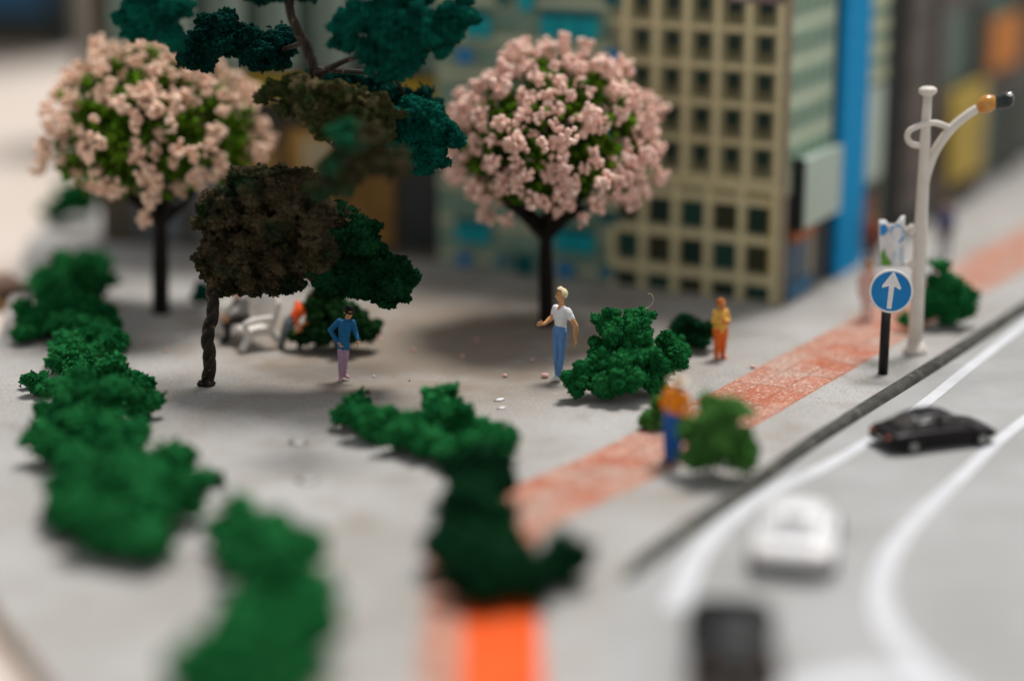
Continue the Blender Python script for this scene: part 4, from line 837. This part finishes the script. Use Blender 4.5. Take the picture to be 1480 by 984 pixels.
for z0 in (2.75, 5.7, 9.2):
    for (y0, y1) in ((.56, 4.29), (4.86, 8.19), (8.76, 11.99), (12.56, 15)): part(fb, 'frame_beam', .0, .28, y0, y1, z0, z0 + .55, TA)
for (y0, y1, z0, z1, m_, nm) in ((.6, 4.25, 3.32, 5.68, mat('dimglass', (.07, .13, .105), .4), 'glazing'), (.6, 4.25, 6.26, 9.15, PG, 'glazing'), (4.9, 8.15, 6.26, 9.15, TG, 'glazing'), (4.9, 8.15, 3.32, 5.68, TG, 'glazing'), (8.8, 11.95, 3.32, 9.15, flat('dg', (.03, .05, .04)), 'glazing'), (12.6, 14.9, 3.32, 9.15, TD, 'glazing')):
    k = 3
    for i in range(k): part(fb, 'glazing_panel', .001, .06, y0 + (y1 - y0) * i / k + .03, y0 + (y1 - y0) * (i + 1) / k - .03, z0, z1, m_)
part(fb, 'orange_sign', .29, .42, 4.9, 8.1, 3.5, 5.0, mat('orange_sign', (.70, .24, .04), .7, (.6, .24, .06), 1)); part(fb, 'yellow_shop_sign', .29, .45, 1.2, 4.4, .8, 3.4, mat('yellow_sign', (.62, .44, .07), .7, (.42, .32, .08), .8))
for (y0, y1) in ((5.0, 6.4), (6.6, 8.1), (8.9, 10.3), (10.5, 11.9), (12.7, 14.2)): part(fb, 'shop_window', .001, .07, y0, y1, .3, 2.6, mat('shopglass', (.05, .075, .06), .3, (.07, .12, .09), 1.5))
part(fb, 'shop_window', .001, .07, .7, 4.2, .2, 1.2, flat('brownshop', (.10, .07, .05)))
# --- teal building left of the tower
te = blk('teal_building', 'sage green building with rounded teal windows behind the pink blossom tree', 4.37, -.05)
SA = mat('sage_card', (.24, .33, .24), .8, (.34, .42, .31), .9, spots=[(1.4, (.10, .20, .16), .52, .66, .7, 2)])
part(te, 'wall', -4.75, 0, .1, 3.1, 0, 9.0, SA)
CR = mat('cream_band', (.46, .50, .35), .8, (.52, .54, .40), 1.3); BD = mat('sage_band', (.16, .29, .24), .8, (.21, .34, .27), 1.2)
for r_ in range(19):
    z0 = .16 + r_ * .46; shared(te, 'band', 'tb%d' % (r_ % 2), mkbox(-4.75, -.02, .06, .098, 0, .17, (CR, BD)[r_ % 2], .01), (0, 0, z0))
TE = mat('teal_window', (.0, .32, .38), .5, (.0, .40, .45), 1.3); TE2 = mat('teal_window_dark', (.0, .08, .095), .35, (.0, .12, .13), 1.3); CB = mat('round_blue', (.0, .19, .50), .4, (.0, .24, .56), 1.5)
def rounded(w, h, r, d, n=5):
    def f(m_):
        pts = []
        for (cx, cz, a0) in ((w / 2 - r, h - r, 0), (-w / 2 + r, h - r, 90), (-w / 2 + r, r, 180), (w / 2 - r, r, 270)):
            for i in range(n + 1): a = R(a0 + 90 * i / n); pts.append((cx + r * math.cos(a), cz + r * math.sin(a)))
        N_ = len(pts); vs = [(x, 0, z) for x, z in pts] + [(x, d, z) for x, z in pts]
        return vs, [tuple(range(N_)), tuple(range(N_, 2 * N_))[::-1]] + [(i, N_ + i, N_ + (i + 1) % N_, (i + 1) % N_) for i in range(N_)]
    return f
def rwin(x, z, w, h, r, m_, split=0):
    vs, fs = rounded(w + .10, h + .10, r + .04, .09)(None); wn = mesh_np('window', vs, fs, BD if m_ is not CB else SA, te, loc=(x, -.02, z - .05))
    vs, fs = rounded(w, h, r, .03)(None); mesh_np('pane', vs, fs, m_, wn, loc=(0, -.035, .05))
    vs, fs = rounded(w, h * .24, min(r, h * .11), .02)(None); mesh_np('blind', vs, fs, TE2 if m_ is not CB else CB, wn, loc=(0, -.058, .05 + h * .75))
    for i in range(split): part(wn, 'mullion', -w / 2 + w * (i + 1) / (split + 1) - .015, -w / 2 + w * (i + 1) / (split + 1) + .015, -.05, -.036, .08, h, TE2)
def wx(px, py, s_hint=None):
    # where the ray through (px,py) meets the facade plane of the teal building
    o_ = C0 + E1 * 4.37 - E2 * .05; d = P(px, py, 50.) - Vector((0, 0, CAM_H)); nrm_ = E2
    t_ = (o_ - Vector((0, 0, CAM_H))).dot(nrm_) / d.dot(nrm_); q_ = Vector((0, 0, CAM_H)) + d * t_
    return (q_ - o_).dot(-E1), q_.z
def rw(px0, px1, py0, py1, r, m_, split=0):
    x0, zt = wx(px0, (py0 + py1) / 2)[0], wx((px0 + px1) / 2, py0)[1]; x1, zb = wx(px1, (py0 + py1) / 2)[0], wx((px0 + px1) / 2, py1)[1]
    rwin((x0 + x1) / 2, zb, x1 - x0, zt - zb, min(r, (zt - zb) * .49, (x1 - x0) * .49), m_, split)
rw(782, 866, 16, 56, .15, TE, 2); rw(672, 710, 16, 54, .12, TE, 1); rw(750, 772, -25, 17, .15, TE); rw(876, 896, -20, 8, .1, TE2); rw(718, 738, -20, 5, .1, TE2)
rw(661, 684, 71, 92, .3, CB); rw(876, 896, 72, 92, .3, CB); rw(660, 709, 316, 351, .12, TE, 1); rw(803, 860, 328, 365, .14, TE, 1); rw(868, 892, 306, 322, .1, TE2)
rw(661, 682, 366, 384, .3, CB); rw(806, 830, 380, 399, .3, CB); rw(718, 736, 370, 384, .3, mat('round_blue_pale', (.05, .20, .33), .5)); rw(868, 886, 386, 400, .3, mat('round_blue_pale2', (.04, .20, .36), .5)); rw(746, 772, 366, 404, .2, TE2)
rw(862, 896, 180, 215, .12, TE); rw(664, 704, 150, 190, .12, TE); rw(662, 682, 215, 235, .3, CB)
# --- curtain-striped / shop building on the left
rzs = -R(12); so = G(650, 385) + Vector((.0, .6, 0))
sb2 = thing('shop_building', 'dark shop building with striped grey green upper floors and yellow band', 'building', so, rzs)
part(sb2, 'wall', -9.5, .45, .2, 3.2, 0, 9.6, flat('shopdark', (.075, .062, .042)))
for i in range(20): shared(sb2, 'upright_panel', 'up%d' % (i % 3), mkbox(-.22, .22, .08, .198, 4.75, 9.5, (mat('panel_pale', (.27, .34, .29), .7), mat('panel_mid', (.16, .22, .18), .7), flat('panel_dark', (.05, .08, .065)))[i % 3]), (-.05 - i * .46, 0, 0))
part(sb2, 'yellow_band', -6.2, .3, -.02, .15, 3.95, 4.6, mat('yellow_band', (.36, .25, .02), .7, (.42, .30, .03), 1)); part(sb2, 'dark_band', -6.2, .3, .05, .18, 3.4, 3.94, flat('bandd', (.04, .035, .03)))
for (x0, x1, z0, z1, cc) in ((-1.35, -.3, .2, 2.9, (.03, .035, .035)), (-2.8, -1.5, .3, 2.9, (.19, .10, .025)), (-4.3, -3.0, .6, 3.2, (.30, .17, .04)), (-5.6, -4.5, .3, 2.8, (.22, .13, .04)), (-6.9, -5.8, .2, 2.6, (.14, .15, .16)), (-8.6, -7.2, .2, 2.4, (.09, .10, .11))):
    o = part(sb2, 'shop_window', x0, x1, .12, .198, z0, z1, mat('sw%d' % int(-x0 * 10), cc, .5, tuple(c_ * 1.7 for c_ in cc), 1.0)); part(o, 'frame', x0 - .06, x0, .08, .17, z0, z1, flat('swf', (.06, .05, .035)))
part(sb2, 'pale_poster', -3.9, -3.1, .08, .119, 2.2, 3.0, flat('paleposter', (.45, .38, .24))); part(sb2, 'pilaster', .15, .45, .0, .198, 0, 9.6, flat('pilgrey', (.24, .21, .17)))  # poster in one plain pale colour, no glow
part(sb2, 'floor_sill', -6.2, .1, .02, .118, .0, .2, flat('sillg', (.12, .10, .08)))
# --- beige slab building at the left rear, dark cabinet far behind
br = thing('beige_block', 'plain beige grey block behind the left blossom tree', 'building', (-14.7, 73, 0), -R(3))
part(br, 'wall', 0, 5, 0, 3, 0, 12, mat('beigeblock', (.34, .31, .26), .8, (.38, .35, .3), .5)); part(br, 'corner_trim', -.06, .15, -.05, -.003, 0, 12, flat('bbt', (.24, .21, .17)))
fw = thing('dark_wall', 'far dark wall with a blue band across its top, behind the beige surface', 'wall', (-23.5, 95, -.348), 0)
part(fw, 'panel', -20, 3.2, 0, 2, 0, 16, mat('dark_far', (.030, .032, .026), .8, (.018, .035, .028), .2)); part(fw, 'dark_post', 3.21, 4.5, -.3, 2, 0, 18, flat('darkpost', (.012, .018, .018))); part(fw, 'blue_band', -20, 3.2, -.15, -.01, 2.1, 6, flat('blueband', (.02, .09, .19)))
part(fw, 'skirting', -20, 3.2, -.2, -.02, 0, .45, flat('skirt', (.20, .13, .08)))
# dark brown object and orange strip on the table, left of the board
lo = thing('cardboard_offcut', 'brown and orange offcut lying beyond the left edge of the board', 'board', G(-22, 415, -.345), R(-60))
part(lo, 'strip', -3.4, 2.4, -.5, .5, .0, .22, mat('offcut_orange', (.70, .42, .16), .7, (.76, .5, .24), 1), .02); part(lo, 'block', 1.2, 2.6, -.4, .3, .223, .6, mat('offcut_brown', (.12, .07, .05), .8), .02)
# ------------------------------------------------------------------ small litter
pv, pf = ICO[1]
PET = mat('petal', (.80, .42, .36), .8, (.86, .55, .5), 8); WF = flat('fleck', (.82, .82, .83))
def crumb_thing(name, label, cat, px, py, sx, sy, sz, m_, group=None):
    v = pv * np.array([sx, sy, sz]) * (.8 + .4 * rs.rand(len(pv), 1)); v[:, 2] -= v[:, 2].min()
    o = mesh_np(name, v, pf, m_, None, True); p = G(px, py); o.location = (p.x, p.y, .002); o.rotation_euler = (0, 0, rnd.uniform(0, 3)); return tag(o, label, cat, group)
crumb_thing('fallen_blossom', 'pink blossom lump on the ground by the white shoe', 'blossom', 787, 546, .09, .08, .06, PET)
crumb_thing('fallen_blossom', 'pale pink crumb fallen on the salmon footpath', 'blossom', 1088, 532, .08, .07, .03, PET)
for (px, py, lb_) in ((598, 508, 'pink crumb in the shade, leftmost of the loose row in mid plaza'), (688, 494, 'pink crumb farthest back in the shade left of the blossom trunk'), (668, 517, 'pale pink crumb on the plaza between the two leafy trunks, nearest the viewer'), (770, 523, 'tiny pink crumb left of the knee of the blond man'), (240, 508, 'pink crumb on the plaza left of the twisted trunk'), (222, 478, 'pink crumb just in front of the left blossom trunk'), (548, 490, 'coral pink crumb at the right edge of the dark spreading shrub'), (575, 480, 'coral pink crumb well right of the dark spreading shrub'), (850, 470, 'pink crumb just behind the crisp green shrub'), (730, 545, 'pink crumb on the bright plaza left of the white shoe')): crumb_thing('fallen_blossom', lb_, 'blossom', px, py, .06, .055, .035, PET, 'blossom crumbs fallen on the plaza')
crumb_thing('paint_fleck', 'larger white fleck on the plaza in front of the blond man', 'fleck', 722, 578, .16, .09, .012, WF); crumb_thing('paint_fleck', 'smaller white fleck just below the larger one on the plaza', 'fleck', 725, 590, .12, .09, .012, WF)
crumb_thing('paint_fleck', 'white crumb on the ground right of the man in blue', 'fleck', 541, 545, .05, .03, .02, WF); crumb_thing('paint_fleck', 'small dark speck on the plaza in the shade', 'fleck', 592, 551, .02, .02, .015, EYE)
SME = mat('smear', (.50, .49, .48), 1)
for (px, py, a, b, lb_) in ((262, 485, .28, .16, 'pale smear on the plaza by the left blossom trunk'), (430, 640, .25, .2, 'pale smear on the plaza left of the centre shrub row'), (445, 695, .25, .2, 'pale smear on the bright plaza nearest the viewer'), (480, 612, .1, .08, 'small pale smear at the left tip of the centre shrub row')): crumb_thing('worn_patch', lb_, 'smear', px, py, a, b, .002, SME, 'pale smears on the plaza')
